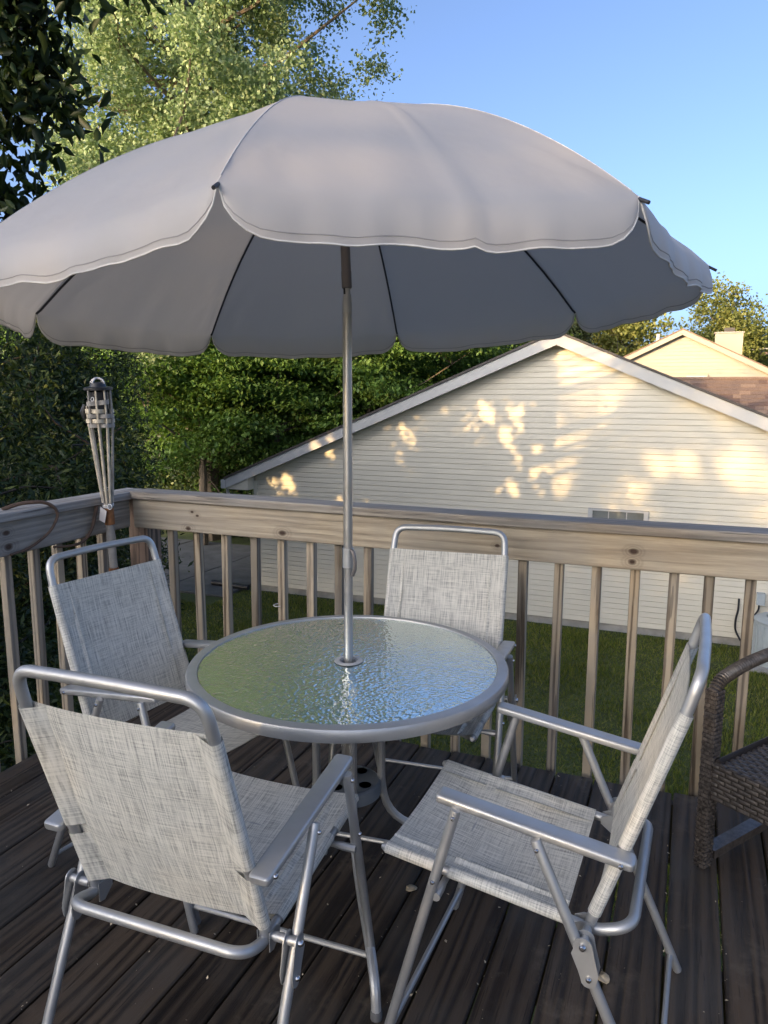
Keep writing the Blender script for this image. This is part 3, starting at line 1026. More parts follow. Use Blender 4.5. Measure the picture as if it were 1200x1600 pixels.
for mi in range(3):
    for wd in (0.16, 0.22, 0.30):
        gg = Geo()
        p0 = Vector((0, 0, 0))
        q = [p0, p0 + Vector((wd, 0, 0))]
        up_, dn = Vector((0, 0, 0)) - sd * 0.0, sd * 0.15
        vs = [p0 + sn * 0.004, p0 + Vector((wd, 0, 0)) + sn * 0.004, p0 + Vector((wd, 0, 0)) + dn + sn * 0.016, p0 + dn + sn * 0.016, p0 + dn, p0 + Vector((wd, 0, 0)) + dn]
        gg.add(vs, [(0, 3, 2, 1), (3, 4, 5, 2), (0, 4, 3), (1, 2, 5)])
        sh_me.append((wd, mi, gg, gg.mesh('shingle', mats3[mi], smooth=0)))
for row in range(30):
    x = -1.25 + r_s.uniform(0, 0.25)
    while x < 12.8:
        wd, mi, gg, me = r_s.choice(sh_me)
        mi_ = r_s.choice((0, 0, 0, 1, 2))
        wd, mi, gg, me = [s_ for s_ in sh_me if s_[1] == mi_ and s_[0] == wd][0]
        p = Vector((x, RY, RZ - 0.028)) + sd * (0.02 + 0.143 * row) + sn * r_s.uniform(0, 0.004)
        if row < 16 and x > -0.9 + 0.13 * row and x < 1.75 and count < 298:
            link('shingle', me, wroof, Vector(p) - Vector(wing.location))
            count += 1
        elif x < 7:
            rest[mi].add([Vector(v_) + p for v_ in gg.v], gg.f)
        x += wd + 0.004
for mi in rest:
    rest[mi].obj('shingles', mats3[mi], wroof, smooth=0, kind='stuff')

fh = root('tan_gable_house', 'distant tan gabled house with a pale chimney catching the sun', 'house', (-0.39, 23, GZ))
FX, FZ, FS, FYY = -0.40, 3.19, 0.49, 23.0
g = Geo()
g.prism([(FX - 5, FYY + 0.2, GZ), (FX + 5, FYY + 0.2, GZ), (FX + 5, FYY + 0.2, FZ - 0.1 - 5 * FS), (FX, FYY + 0.2, FZ - 0.1), (FX - 5, FYY + 0.2, FZ - 0.1 - 5 * FS)], (0, 0, 0), (0, 8, 0))
fw_ = g.obj('wall', MAT['farsiding'], fh, smooth=0)
z = 0.4
while z < FZ - 0.15:
    hw = (FZ - 0.12 - z) / FS
    hw1 = max(0.01, (FZ - 0.12 - z - 0.1)) / FS
    vs = [(FX - hw, FYY + 0.18, z), (FX + hw, FYY + 0.18, z), (FX + hw1, FYY + 0.195, z + 0.1), (FX - hw1, FYY + 0.195, z + 0.1), (FX - hw, FYY + 0.2, z), (FX + hw, FYY + 0.2, z)]
    Geo().add(vs, [(0, 1, 2, 3), (4, 5, 1, 0)]).obj('siding_board', MAT['farsiding'], fw_, smooth=0)
    z += 0.1
for sgn in (-1, 1):
    x1 = FX + sgn * 5.6
    z1 = FZ - FS * 5.6
    g = Geo()
    g.prism([(FX, FYY, FZ), (x1, FYY, z1), (x1, FYY, z1 - 0.14), (FX, FYY, FZ - 0.14)], (0, 0, 0), (0, 0.03, 0))
    g.obj('fascia', MAT['farsiding'], fh, smooth=0)
    g = Geo()
    g.prism([(FX, FYY - 0.02, FZ + 0.035), (x1, FYY - 0.02, z1 + 0.035), (x1, FYY - 0.02, z1 + 0.003), (FX, FYY - 0.02, FZ + 0.003)], (0, 0, 0), (0, 8.4, 0))
    g.obj('roof', MAT['shingle'], fh, smooth=0)
ch = Geo()
ch.box(0.47, 1.21, 24.6, 25.3, 1.0, 3.17)
ch = ch.obj('chimney', MAT['farsiding'], fh, smooth=0)
Geo().box(0.44, 1.24, 24.57, 25.33, 3.172, 3.21).obj('chimney_crown', MAT['concrete'], ch)
Geo().box(0.70, 0.98, 24.8, 25.1, 3.212, 3.34).obj('chimney_cap', MAT['drip'], ch)
Geo().tube([(-1.12, 25.0, 2.4), (-1.12, 25.0, 3.22)], 0.055, 8).obj('vent_pipe', MAT['white'], fh)
g = Geo()
g.box(-0.27, 0.33, FYY + 0.12, FYY + 0.176, 1.55, 1.98, 0.006, 0)
gv = g.obj('gable_vent', MAT['farsiding'], fh)
for zz in (1.93, 1.86, 1.79):
    Geo().box(-0.23, 0.29, FYY + 0.105, FYY + 0.118, zz - 0.045, zz, 0.004, 0).obj('vent_slat', MAT['white'], gv)

# utility pole and cable far right
up_o = root('utility_pole', 'reddish brown utility pole at the far right behind the houses', 'utility pole', (2.7, 33, GZ))
Geo().tube([(2.7, 33, GZ), (2.7, 33, 3.3)], [0.13, 0.10], 8).obj('shaft', MAT['post'], up_o)
Geo().box(2.2, 3.2, 32.84, 32.88, 2.9, 3.0).obj('crossarm', MAT['post'], up_o)
g = Geo()
g.tube([(-14 + 16.7 * t, 32.8, 3.13 - 0.25 * math.sin(math.pi * t)) for t in np.linspace(0, 1, 24)], 0.022, 5)
g.tube([(2.7 + 20 * t, 32.8, 3.13 - 0.25 * math.sin(math.pi * t)) for t in np.linspace(0, 1, 24)], 0.022, 5)
o = g.obj('overhead_cable', MAT['wire'])
tag(o, 'pale overhead cable running behind the far gable', 'cable')

# ================================================================== TREES
# tall sunlit tree
rng = np.random.default_rng(21)
cl = ellipsoid_clusters(400, (-12.7, 18.5, 9.8), (5.5, 4.2, 9.0), rng, 0.5, 0.16, 1.3)
plant('poplar_tree', 'tall sunlit yellow-green tree rising behind the left of the parasol', 'tree', (-13.0, 18.5, GZ), cl, 400, (0.28, 0.28, 0.25), 0.108, MAT['poplar'], MAT['bark'], 0.32, 16.5, rng, n_limbs=64, aspect=0.8, twig=0.04)
# dark near branch tree, upper left
rng = np.random.default_rng(5)


def sph(az, el, d):
    a_, e_ = math.radians(az), math.radians(el)
    return (d * math.cos(e_) * math.sin(a_), d * math.cos(e_) * math.cos(a_), CAM_H + d * math.sin(e_))


cl = []
for az, el, d in ((-46, 27, 7.0), (-44, 28, 7.2), (-42, 28, 7.0), (-41, 26.5, 7.2), (-46, 24, 6.9), (-45.5, 22, 7), (-44, 22.5, 7), (-46, 19.5, 7.1), (-44.5, 19.5, 7), (-45, 17.5, 7), (-46.3, 16.5, 7.2), (-46.5, 13, 7.4), (-45.5, 11, 7.4), (-44.5, 9, 7.6), (-46.5, 8, 7.6),
                 (-49, 26, 7), (-49, 22, 7), (-49, 17, 7.1), (-49, 12, 7.3), (-52, 24, 7), (-52, 18, 7), (-52, 12, 7.2), (-48.5, 30, 7), (-45, 31, 7), (-42.5, 31, 7.1), (-43.5, 25, 7), (-42.8, 29.4, 7)):
    cl.append(sph(az, el, d))
cl = np.array(cl)
cl = np.concatenate([cl, cl + rng.normal(size=cl.shape) * 0.16])
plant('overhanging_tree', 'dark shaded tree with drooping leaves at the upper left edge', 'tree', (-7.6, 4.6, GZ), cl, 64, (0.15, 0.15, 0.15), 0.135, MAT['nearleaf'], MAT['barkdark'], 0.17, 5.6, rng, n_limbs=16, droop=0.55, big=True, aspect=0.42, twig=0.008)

# shrubs climbing up left of the deck
rng = np.random.default_rng(8)
shr = [(-4.5, 1.2, 1.25, 0.9, 'dark leafy shrub nearest the camera beyond the left railing'),
       (-4.9, 3.0, 1.35, 1.35, 'dark leafy shrub beyond the middle of the left railing'),
       (-5.8, 5.0, 1.2, 1.7, 'dark leafy shrub directly left of the bamboo torch'),
       (-7.8, 7.6, 1.15, 2.3, 'dark overgrown shrub right behind the bamboo torch'),
       (-11.4, 11.4, 1.6, 2.9, 'tall dark bush seen between the torch and the light green maples')]
for sx, sy, sr, stop, lab in shr:
    n = 420
    cz = (GZ + stop) / 2
    cl = ellipsoid_clusters(n, (sx, sy, cz), (sr, sr, (stop - GZ) / 2 * 1.05), rng, 0.4, 0.30, sx, GZ + 0.1)
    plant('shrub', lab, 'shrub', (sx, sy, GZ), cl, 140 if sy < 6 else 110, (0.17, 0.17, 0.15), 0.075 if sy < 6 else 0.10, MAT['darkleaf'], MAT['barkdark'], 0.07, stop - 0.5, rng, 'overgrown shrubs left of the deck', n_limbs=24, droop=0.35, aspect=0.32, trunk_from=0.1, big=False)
# mid green trees behind the house's left eave
rng = np.random.default_rng(9)
for tx, ty, tr_, tt, lab in ((-11.2, 19.5, 2.6, 4.6, 'feathery green maple at the left of the group behind the railing'),
                            (-9.2, 21.5, 2.6, 4.4, 'feathery green maple standing just left of the beige house roof'),
                            (-7.4, 25.0, 2.6, 5.2, 'green tree behind the left slope of the beige roof'),
                            (-5.2, 29.0, 2.8, 5.4, 'green tree peeping above the beige roof under the parasol edge'),
                            (-14.2, 22.0, 3.0, 6.0, 'darker green tree behind the bamboo torch top'),
                            (-12.6, 17.6, 1.9, 3.6, 'low bushy green tree between the torch and the beige house eave')):
    cl = ellipsoid_clusters(88, (tx, ty, (tt + GZ) / 2 + 0.8), (tr_, tr_, (tt - GZ) / 2 * 0.95), rng, 0.35, 0.30, tx, GZ + 0.3)
    plant('maple_tree', lab, 'tree', (tx, ty, GZ), cl, 400, (0.42, 0.42, 0.13), 0.14, MAT['maple'], MAT['bark'], 0.14, tt - 0.8, rng, 'green trees behind the lawn', n_limbs=20, flat=0.9, aspect=0.6, twig=0.015)
# wood behind everything on the left
rng = np.random.default_rng(10)
n = 1500
C = np.stack([rng.uniform(-46, -4, n), rng.uniform(30, 36, n), GZ + rng.random(n) ** 0.8 * 8.5], 1)
C = np.repeat(C, 36, axis=0) + rng.normal(size=(n * 36, 3)) * 0.55
V, F, r = leaf_arrays(C, 0.34, rng, aspect=0.7)
wo = link('woodland', arrays_mesh('woodland', V, F, r, MAT['maple']))
tag(wo, 'far mass of dark woodland closing the view on the left', kind='stuff')
n = 700
C = np.stack([rng.uniform(-30, -7, n), rng.uniform(0, 1, n), GZ + rng.random(n) * 2.4], 1)
C[:, 1] = 8 + (-C[:, 0]) * 0.75 + rng.uniform(0, 3, n)
C = np.repeat(C, 40, axis=0) + rng.normal(size=(n * 40, 3)) * 0.4
C = C[~((C[:, 0] > -16.2) & (C[:, 1] < 18.6))]
C = C[C[:, 0] < -9.3]
V, F, r = leaf_arrays(C, 0.16, rng, aspect=0.6)
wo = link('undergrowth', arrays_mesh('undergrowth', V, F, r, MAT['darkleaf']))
tag(wo, 'tangled undergrowth in the shade under the trees', kind='stuff')

# trees behind the roofs on the right
rng = np.random.default_rng(12)
cl = []
for k in range(240):
    t = rng.random() ** 0.7
    rr = 2.0 * (1 - t) + 0.1
    a_ = rng.uniform(0, 6.283)
    cl.append((-3.5 + rr * math.cos(a_) * rng.uniform(0.4, 1), 25 + rr * math.sin(a_) * rng.uniform(0.4, 1), GZ + 0.6 + t * 5.9))
plant('spruce_tree', 'dark spruce top rising right of the beige gable peak', 'tree', (-3.5, 25, GZ), np.array(cl), 60, (0.2, 0.2, 0.10), 0.14, MAT['everleaf'], MAT['barkdark'], 0.14, 3.7, rng, n_limbs=30, aspect=0.3, droop=0.2)
for tx, ty, tr_, tt, lab in ((-2.25, 28, 1.7, 4.3, 'rounded yellow-green tree left of the far tan gable'),
                            (0.95, 33.5, 1.75, 4.9, 'yellow-green tree behind the pale chimney'),
                            (3.1, 38, 1.9, 3.2, 'low yellow-green tree at the far right edge behind the cable')):
    cl = ellipsoid_clusters(330, (tx, ty, (tt + GZ) / 2 + 0.8), (tr_, tr_, (tt - GZ) / 2 * 0.95), rng, 0.4, 0.15, tx, GZ + 0.3)
    plant('broadleaf_tree', lab, 'tree', (tx, ty, GZ), cl, 130, (0.24, 0.24, 0.2), 0.13, MAT['yellowleaf'], MAT['bark'], 0.15, tt - 0.8, rng, 'sunlit trees behind the roofs', n_limbs=18, aspect=0.7)
n = 500
C = np.stack([rng.uniform(-3, 18, n), rng.uniform(41, 44, n), GZ + rng.random(n) * 5.6], 1)
C = np.repeat(C, 40, axis=0) + rng.normal(size=(n * 40, 3)) * 0.5
V, F, r = leaf_arrays(C, 0.3, rng, aspect=0.7)
tag(link('hedgerow', arrays_mesh('hedgerow', V, F, r, MAT['yellowleaf'])), 'far hedgerow behind the roofs on the right', kind='stuff')

# trees behind the camera that keep the low sun off the deck and dapple the house wall
dapple = [(448, 757, .20), (430, 752, .12), (512, 703, .15), (535, 690, .10), (640, 685, .28), (628, 715, .18), (645, 742, .18), (725, 672, .14), (742, 695, .12), (757, 652, .24), (790, 672, .34), (818, 640, .16),
          (833, 728, .34), (803, 762, .18), (780, 767, .14), (868, 556, .34), (900, 572, .36), (930, 578, .22), (885, 600, .2), (968, 778, .42), (990, 792, .34), (1030, 725, .28), (1068, 732, .22), (1000, 762, .28), (1185, 747, .34),
          (1150, 727, .28), (1012, 802, .24), (960, 802, .24), (1190, 802, .24), (578, 790, .12), (680, 797, .12), (530, 788, .12), (610, 668, .1), (895, 887, .22), (960, 905, .36), (1040, 907, .42), (1085, 922, .42), (1062, 892, .32), (700, 640, .12), (905, 690, .14), (870, 660, .12)]
s0 = np.array([SUN_DIR.x, SUN_DIR.y, SUN_DIR.z])


def px_to(px, py, y):
    d_ = r2 * ((px - 600) / 1185) - u2 * ((py - 800) / 1185) + fw
    t_ = y / d_.y
    return (d_.x * t_, CAM_H + d_.z * t_)


DAP = []
for px, py, rr in dapple:
    X_, Z_ = px_to(px, py, WY - 0.02)
    DAP.append((X_, Z_, rr * 1.15 if X_ < -2.6 else rr * 0.8 + 0.02))


def keep_dapple(C):
    t_ = (WY - C[:, 1]) / s0[1]
    X_ = C[:, 0] + s0[0] * t_
    Z_ = C[:, 2] + s0[2] * t_
    wob = 1 + 0.35 * np.sin(X_ * 11 + Z_ * 7) + 0.3 * np.sin(X_ * 23 - Z_ * 19)
    m = np.ones(len(C), bool)
    for a_, b_, rr in DAP:
        if a_ < -2.6:
            m &= ((X_ - a_) ** 2 + (Z_ - b_) ** 2) > (rr * 1.3 + 0.3) ** 2
            continue
        q = ((X_ - a_) ** 2 + ((Z_ - b_) * 1.0) ** 2) / (rr * 1.0) ** 2
        m &= ~(q < wob ** 2)
    return m




def keep_near(C):
    t_ = (WY - C[:, 1]) / s0[1]
    X_ = C[:, 0] + s0[0] * t_
    Z_ = C[:, 2] + s0[2] * t_
    wob = 1 + 0.4 * np.sin(X_ * 13 + Z_ * 9) + 0.4 * np.sin(X_ * 31 - Z_ * 27)
    m = np.ones(len(C), bool)
    for a_, b_, rr in DAP:
        if a_ < -2.6:
            m &= ~(((X_ - a_) ** 2 + (Z_ - b_) ** 2) / rr ** 2 < wob ** 2)
    return m & (C[:, 0] < -6.45) & (X_ < -2.3)


rng = np.random.default_rng(33)
for tx, ty, lab in ((-8.2, 4.6, 'nearest'), (-10.6, 5.0, 'middle'), (-13.2, 5.3, 'farthest')):
    cl = ellipsoid_clusters(330, (tx, ty, 2.3), (1.9, 0.9, 2.7), rng, 0.6, 0.15, tx)
    plant('shade_tree', 'leafy tree left of the deck outside the frame, %s of its row' % lab, 'tree', (tx, ty, GZ), cl, 80, (0.3, 0.3, 0.3), 0.14, MAT['darkleaf'], MAT['barkdark'], 0.14, 4.2, rng, 'trees left of the deck', n_limbs=16, keep=keep_near, aspect=0.6)
rng = np.random.default_rng(31)
gi = 0
for gi, (tx, tt) in enumerate(((-27.5, 6.6), (-23.8, 7.6), (-20.2, 8.2), (-16.6, 8.6), (-13.0, 8.2), (-9.4, 7.6), (-5.8, 7.0))):
    cl = ellipsoid_clusters(400, (tx, -14.2 + rng.uniform(-0.8, 0.8), (tt + 1.0) / 2 - 1.4), (3.2, 1.6, (tt - 1) / 2 + 1.4), rng, 0.6, 0.12, tx)
    plant('street_tree', 'leafy tree behind the camera on the sunward side, number %s from the left' % ('one', 'two', 'three', 'four', 'five', 'six', 'seven')[gi], 'tree', (tx, -14.2, GZ), cl, 74 if tx < -13.5 else 60, (0.42, 0.42, 0.42) if tx < -13.5 else (0.6, 0.6, 0.6), 0.20 if tx < -13.5 else 0.14, MAT['maple'], MAT['bark'], 0.22, tt - 2, rng, 'trees behind the camera', n_limbs=20, keep=keep_dapple, aspect=0.75)

# ================================================================== TABLE
TX, TY = -0.912, 1.98
TR = 0.475
table = root('patio_table', 'round patio table with rippled glass top and silver metal rim', 'table', (TX, TY, 0))
g = Geo()
g.lathe([(TR - 0.032, 0.690), (TR - 0.008, 0.690), (TR - 0.003, 0.688), (TR, 0.682), (TR, 0.662), (TR - 0.004, 0.654), (TR - 0.018, 0.652), (TR - 0.034, 0.654), (TR - 0.034, 0.684)], 96, (TX, TY, 0.010), closed=True)
g.obj('rim', MAT['silver'], table)
g = Geo()
g.lathe([(0.028, 0.6915), (TR - 0.0345, 0.6915), (TR - 0.0345, 0.6965), (0.028, 0.6965)], 96, (TX, TY, 0), closed=True)
g.obj('glass_top', MAT['glass'], table, smooth=30)
g = Geo()
g.lathe([(0.0275, 0.670), (0.0275, 0.701), (0.042, 0.7008), (0.043, 0.6985), (0.0262, 0.697), (0.0225, 0.697), (0.0225, 0.670)], 32, (TX, TY, 0), closed=True)
g.obj('hole_ring', MAT['white'], table)
g = Geo()
g.lathe([(0.020, 0.272), (0.020, 0.318), (0.030, 0.318), (0.09, 0.318), (0.0975, 0.312), (0.0975, 0.276), (0.088, 0.272)], 40, (TX, TY, 0), closed=True)
disc = g.obj('base_disc', MAT['base'], table)
for k in range(4):
    a = rad(-58.9 + 45 + 90 * k)
    Geo().lathe([(0.019, 0.3186), (0.0001, 0.3186)], 16, (TX + 0.062 * math.cos(a), TY + 0.062 * math.sin(a), 0)).obj('hole_shade_disc', MAT['black'], disc)  # flat black disc painting the dark inside of a hole
for k in range(4):
    a = rad(-58.9 + 90 * k)
    ca, sa = math.cos(a), math.sin(a)
    prof = [(TR - 0.045, 0.672), (0.30, 0.668), (0.16, 0.655), (0.105, 0.60), (0.100, 0.48), (0.100, 0.30), (0.118, 0.215), (0.175, 0.155), (0.28, 0.125), (0.40, 0.115), (0.50, 0.10), (0.555, 0.07), (0.568, 0.02)]
    pts = bend([(TX + r_ * ca, TY + r_ * sa, z_) for r_, z_ in prof], 0.06, 3)
    lg = Geo().tube(pts, 0.0125, 10).obj('leg', MAT['silver'], table)
    Geo().lathe([(0.0135, 0.0), (0.0145, 0.004), (0.0145, 0.02), (0.012, 0.024)], 12, (TX + 0.568 * ca, TY + 0.568 * sa, 0.0)).obj('rubber_foot', MAT['rubber'], lg)

# ================================================================== UMBRELLA
umb = root('patio_umbrella', 'large grey taupe eight sided parasol standing through the table', 'umbrella', (TX, TY, 0))
UC = np.array([TX, TY, 1.775])
UR, UPH = 0.949, 1.793 + math.pi
nrm = np.array([math.sin(-0.058), math.sin(0.035), 1.0])
nrm /= np.linalg.norm(nrm)
e1 = np.array([1, 0, -nrm[0] / nrm[2]])
e1 /= np.linalg.norm(e1)
e2 = np.cross(nrm, e1)
UB = 0.425


def rim_dir(i):
    an = UPH + i * math.pi / 4
    return math.cos(an) * e1 + math.sin(an) * e2


def panel_pt(i, u, r):
    d = rim_dir(i) * (1 - u) + rim_dir(i + 1) * u
    p = UC + UR * r * d + nrm * UB * (1 - r * r)
    sag = math.sin(math.pi * u) * (0.012 * r * r)
    p = p - nrm * sag - d * sag * 0.3
    # wrinkles pulling towards the two rib tips
    for uu in (u, 1 - u):
        ds = math.hypot(uu * 0.73 * r, (1 - r) * 0.95)
        an = math.atan2((1 - r) * 0.95, uu * 0.73 * r + 1e-6)
        p = p + nrm * (0.0065 * math.sin(an * 13 + i) * math.exp(-((ds - 0.09) / 0.09) ** 2) * (1 if 0.12 < an < 1.35 else 0.2))
    p = p + nrm * 0.003 * math.sin(u * 9 + i * 2 + r * 5) * r * math.sin(math.pi * u)
    fold = max(0.0, (r - 0.72) / 0.28) ** 1.5 * math.sin(math.pi * u) ** 0.6
    p = p + nrm * fold * (0.0026 * math.sin(u * 19 + i * 1.3) + 0.0016 * math.sin(u * 37 + i * 2.1))
    if i == 0:
        uc = 0.50 + 0.06 * r
        p = p + nrm * (0.009 * r * math.exp(-((u - uc) / 0.014) ** 2))
    return p


us = [0, 0.012, 0.03, 0.055, 0.085, 0.12] + list(np.linspace(0.16, 0.84, 26)) + [0.88, 0.915, 0.945, 0.97, 0.988, 1.0]
rs = list(np.linspace(0.02, 1, 26))
for i in range(8):
    P = []
    for r in rs:
        P.append([panel_pt(i, u, r) for u in us])
    edge = P[-1]
    mid = (rim_dir(i) + rim_dir(i + 1))
    mid = mid / np.linalg.norm(mid)
    NF = 7
    FL = 0.088 if i == 0 else 0.082
    flap = []
    for s_ in range(1, NF + 1):
        row = []
        for j, u in enumerate(us):
            d_ = min(u, 1 - u)
            Lf = FL * (math.sqrt(max(0, 1 - (1 - d_ / 0.115) ** 2)) if d_ < 0.115 else 1.0)
            dirv = rim_dir(i) * (1 - u) + rim_dir(i + 1) * u
            dirv = dirv / np.linalg.norm(dirv) * 0.35 + mid * 0.65
            t_ = s_ / NF
            ang = rad(58 + 22 * t_)
            rip = (0.005 if i else 0.002) * math.sin(u * 27 + i * 1.7) * t_ + 0.002 * math.sin(u * 61 + i) * t_
            if i == 0:
                rip += 0.012 * t_ * math.exp(-((u - 0.56 - 0.025 * t_) / 0.016) ** 2)
            p = np.array(edge[j]) + (dirv * math.cos(ang) - nrm * math.sin(ang)) * Lf * t_ + dirv * rip * (Lf / FL)
            row.append(p)
        flap.append(row)
    g = Geo()
    g.grid(P + flap)
    pan = g.obj('canopy_panel', MAT['canopy'], umb, smooth=50)
    g = Geo()
    g.tube([np.array(p) for p in flap[-1]], 0.0018, 6)
    g.obj('edge_binding', MAT['trim'], pan)
    g = Geo()
    for off_ in (0.0004, -0.0004):
        g.tube([np.array(p) + nrm * off_ for p in flap[-2]], 0.0007, 5)
    g.obj('hem_stitch', MAT['stitch'], pan)
for i in range(8):
    d = rim_dir(i)
    pts = [UC + UR * r * d + nrm * (UB * (1 - r * r) - 0.010) for r in np.linspace(0.03, 0.985, 14)]
    pts.append(UC + UR * 1.0 * d + nrm * (-0.006))
    rb = Geo().tube(pts, 0.0035, 6).obj('rib', MAT['rib'], umb)
    sp_ = [Vector(panel_pt(i, 0.0, r)) + Vector(nrm) * 0.0006 for r in np.linspace(0.05, 0.985, 30)]
    Geo().tube(sp_, 0.0008, 6).obj('seam', MAT['seam'], umb)
    q = UC + UR * 1.0 * d + nrm * (-0.004)
    dd = d * 0.8 - nrm * 0.45
    Geo().tube([q, q + dd * 0.026], 0.0036, 8).obj('rib_tip', MAT['rib'], rb)
    a0 = UC + nrm * 0.165 + d * 0.02
    a1 = UC + UR * 0.42 * d + nrm * (UB * (1 - 0.42 ** 2) - 0.014)
    Geo().tube([a0, a1], 0.003, 6).obj('stretcher', MAT['rib'], umb)


def on_axis(t):
    return UC + nrm * t


g = Geo()
g.tube([(TX, TY, 0.2722), (TX, TY, 1.72)], 0.0134, 20)
pole = g.obj('lower_pole', MAT['pole'], umb)
g = Geo()
g.tube([(TX, TY, 1.715), (TX, TY, 1.735), tuple(on_axis(-0.012))], [0.0138, 0.0138, 0.011], 16)
g.tube([tuple(on_axis(-0.03)), tuple(on_axis(0.012))], 0.009, 12)
jt = g.obj('tilt_joint', MAT['silver'], umb)
Geo().tube([tuple(on_axis(-0.012) + np.array([-0.004, -0.0085, 0])), tuple(on_axis(0.01) + np.array([-0.004, -0.0085, 0]))], 0.003, 8).obj('spring_button', MAT['black'], jt)
g = Geo()
g.tube([tuple(on_axis(0.004)), tuple(on_axis(0.006)), tuple(on_axis(0.05)), tuple(on_axis(0.052)), tuple(on_axis(0.15)), tuple(on_axis(0.43))], [0.0125, 0.0142, 0.0142, 0.0134, 0.0134, 0.0125], 18)
g.obj('upper_pole', MAT['darkpole'], umb)
g = Geo()
g.tube([tuple(on_axis(0.148)), tuple(on_axis(0.152)), tuple(on_axis(0.178)), tuple(on_axis(0.182))], [0.017, 0.021, 0.021, 0.016], 18)
g.obj('runner', MAT['black'], umb)
g = Geo()
g.tube([tuple(on_axis(0.405)), tuple(on_axis(0.412)), tuple(on_axis(0.436)), tuple(on_axis(0.45))], [0.012, 0.03, 0.03, 0.008], 18)
g.obj('finial', MAT['canopy'], umb)
# height lock collar with its lever
g = Geo()
g.tube([(TX, TY, 0.985), (TX, TY, 0.987), (TX, TY, 1.043), (TX, TY, 1.045)], [0.0145, 0.0165, 0.0165, 0.0145], 20)
col_ = g.obj('lock_collar', MAT['silver'], umb)
ld = Vector((0.86, -0.5, 0)).normalized()
c0 = Vector((TX, TY, 0))
g = Geo()
g.tube(bend([c0 + ld * 0.012 + Vector((0, 0, 1.04)), c0 + ld * 0.026 + Vector((0, 0, 1.037)), c0 + ld * 0.034 + Vector((0, 0, 1.015)), c0 + ld * 0.034 + Vector((0, 0, 0.985)), c0 + ld * 0.022 + Vector((0, 0, 0.966))], 0.012), [0.0055] * 23, 8)
g.obj('lock_lever', MAT['darkpole'], col_)

# ================================================================== FOLDING CHAIRS
WI, WL, WA = 0.21, 0.270, 0.244
S = dict(piv=(0, .429), rt=(.098, .611), rf=(-.175, 0), pl=(-.012, .363), ft=(.271, .637), ff=(.437, 0), sb=(.313, .478), af=(.306, .668), ar=(-.072, .613), slb=(-.006, .457), slt=(-.156, .909), lt=(-.178, .988), sf=(.451, .482), sr=(.021, .424), ub=(-.085, .443))
S['slb'] = (0.004 + (S['slt'][0] - 0.004) * (0.457 - 0.413) / (0.909 - 0.413), .457)
TUBE_R, LEG_R, SEAT_R = 0.0118, 0.0112, 0.0105


def sling_part(name, A, B, nvec, half, parent, gap_t, gap_w, sag, ripple, tube_r):
    """sheet stretched between two side tubes that run A->B at x=+-half (local y,z plane)"""
    A, B = Vector((0, A[0], A[1])), Vector((0, B[0], B[1]))
    nvec = Vector(nvec).normalized()
    Ln = (B - A).length
    hem = 0.048
    rr = tube_r + 0.0022
    g = Geo()
    nt_ = 34
    # main sheet, two skins 2.4 mm apart
    for skin, off in ((1, 0.0), (-1, -0.0024)):
        P, UVs = [], []
        for i in range(nt_ + 1):
            t = i / nt_
            row, uvr = [], []
            for j in range(31):
                xx = -half + 2 * half * j / 30
                q = xx / half
                edge = max(0.0, 1 - q * q)
                dz = -sag * edge ** 0.8 * (0.5 + 0.5 * math.sin(math.pi * min(1, max(0, t))) )
                dz += ripple * math.sin(t * 13 + 2 * q) * edge * (0.4 + abs(q)) + ripple * 0.6 * math.sin(t * 29 + q * 3) * edge * abs(q)
                p = A.lerp(B, t) + Vector((xx, 0, 0)) + nvec * (dz + rr * 0.92 + off)
                row.append(p)
                uvr.append((xx, t * Ln))
            P.append(row)
            UVs.append(uvr)
        if skin == -1:
            P = [list(reversed(r_)) for r_ in P]
            UVs = [list(reversed(r_)) for r_ in UVs]
        g.grid(P, UVs)
    # pockets round the side tubes
    spans = [(0.0, gap_t - gap_w), (gap_t + gap_w, 1.0)]
    for sd_ in (-1, 1):
        for t0, t1 in spans:
            P, UVs = [], []
            m = 10
            for i in range(m + 1):
                t = t0 + (t1 - t0) * i / m
                c = A.lerp(B, t) + Vector((sd_ * half, 0, 0))
                row, uvr = [], []
                sect = [(-0.004, rr * 0.94)]
                for k in range(9):
                    a_ = math.pi / 2 - math.pi * k / 8
                    sect.append((rr * math.cos(a_), rr * math.sin(a_)))
                sect += [(-hem * 0.5, -rr * 0.25), (-hem, rr * 0.55)]
                for k, (dx_, dn_) in enumerate(sect):
                    row.append(c + Vector((sd_ * dx_, 0, 0)) + nvec * dn_)
                    uvr.append((sd_ * (half + 0.006 * k), t * Ln + 0.3))
                P.append(row)
                UVs.append(uvr)
            if sd_ == 1:
                P = [list(reversed(r_)) for r_ in P]
                UVs = [list(reversed(r_)) for r_ in UVs]
            g.grid(P, UVs)
    me = g.mesh(name, MAT['sling'], smooth=50)
    return link(name, me, parent)


def part(name, g, mat, parent, smooth=35):
    return link(name, g.mesh(name, mat, smooth=smooth), parent)


def bolt_mesh():
    g = Geo()
    g.lathe([(0.0001, 0.006), (0.003, 0.0055), (0.0048, 0.0035), (0.0052, 0.0)], 10)
    return g.mesh('bolt', MAT['chrome'])


BOLT = bolt_mesh()


def add_bolt(parent, x, y, z, sgn, sc=1.0):
    link('bolt', BOLT, parent, (x, y, z), (0, sgn * math.pi / 2, 0), (sc, sc, sc))


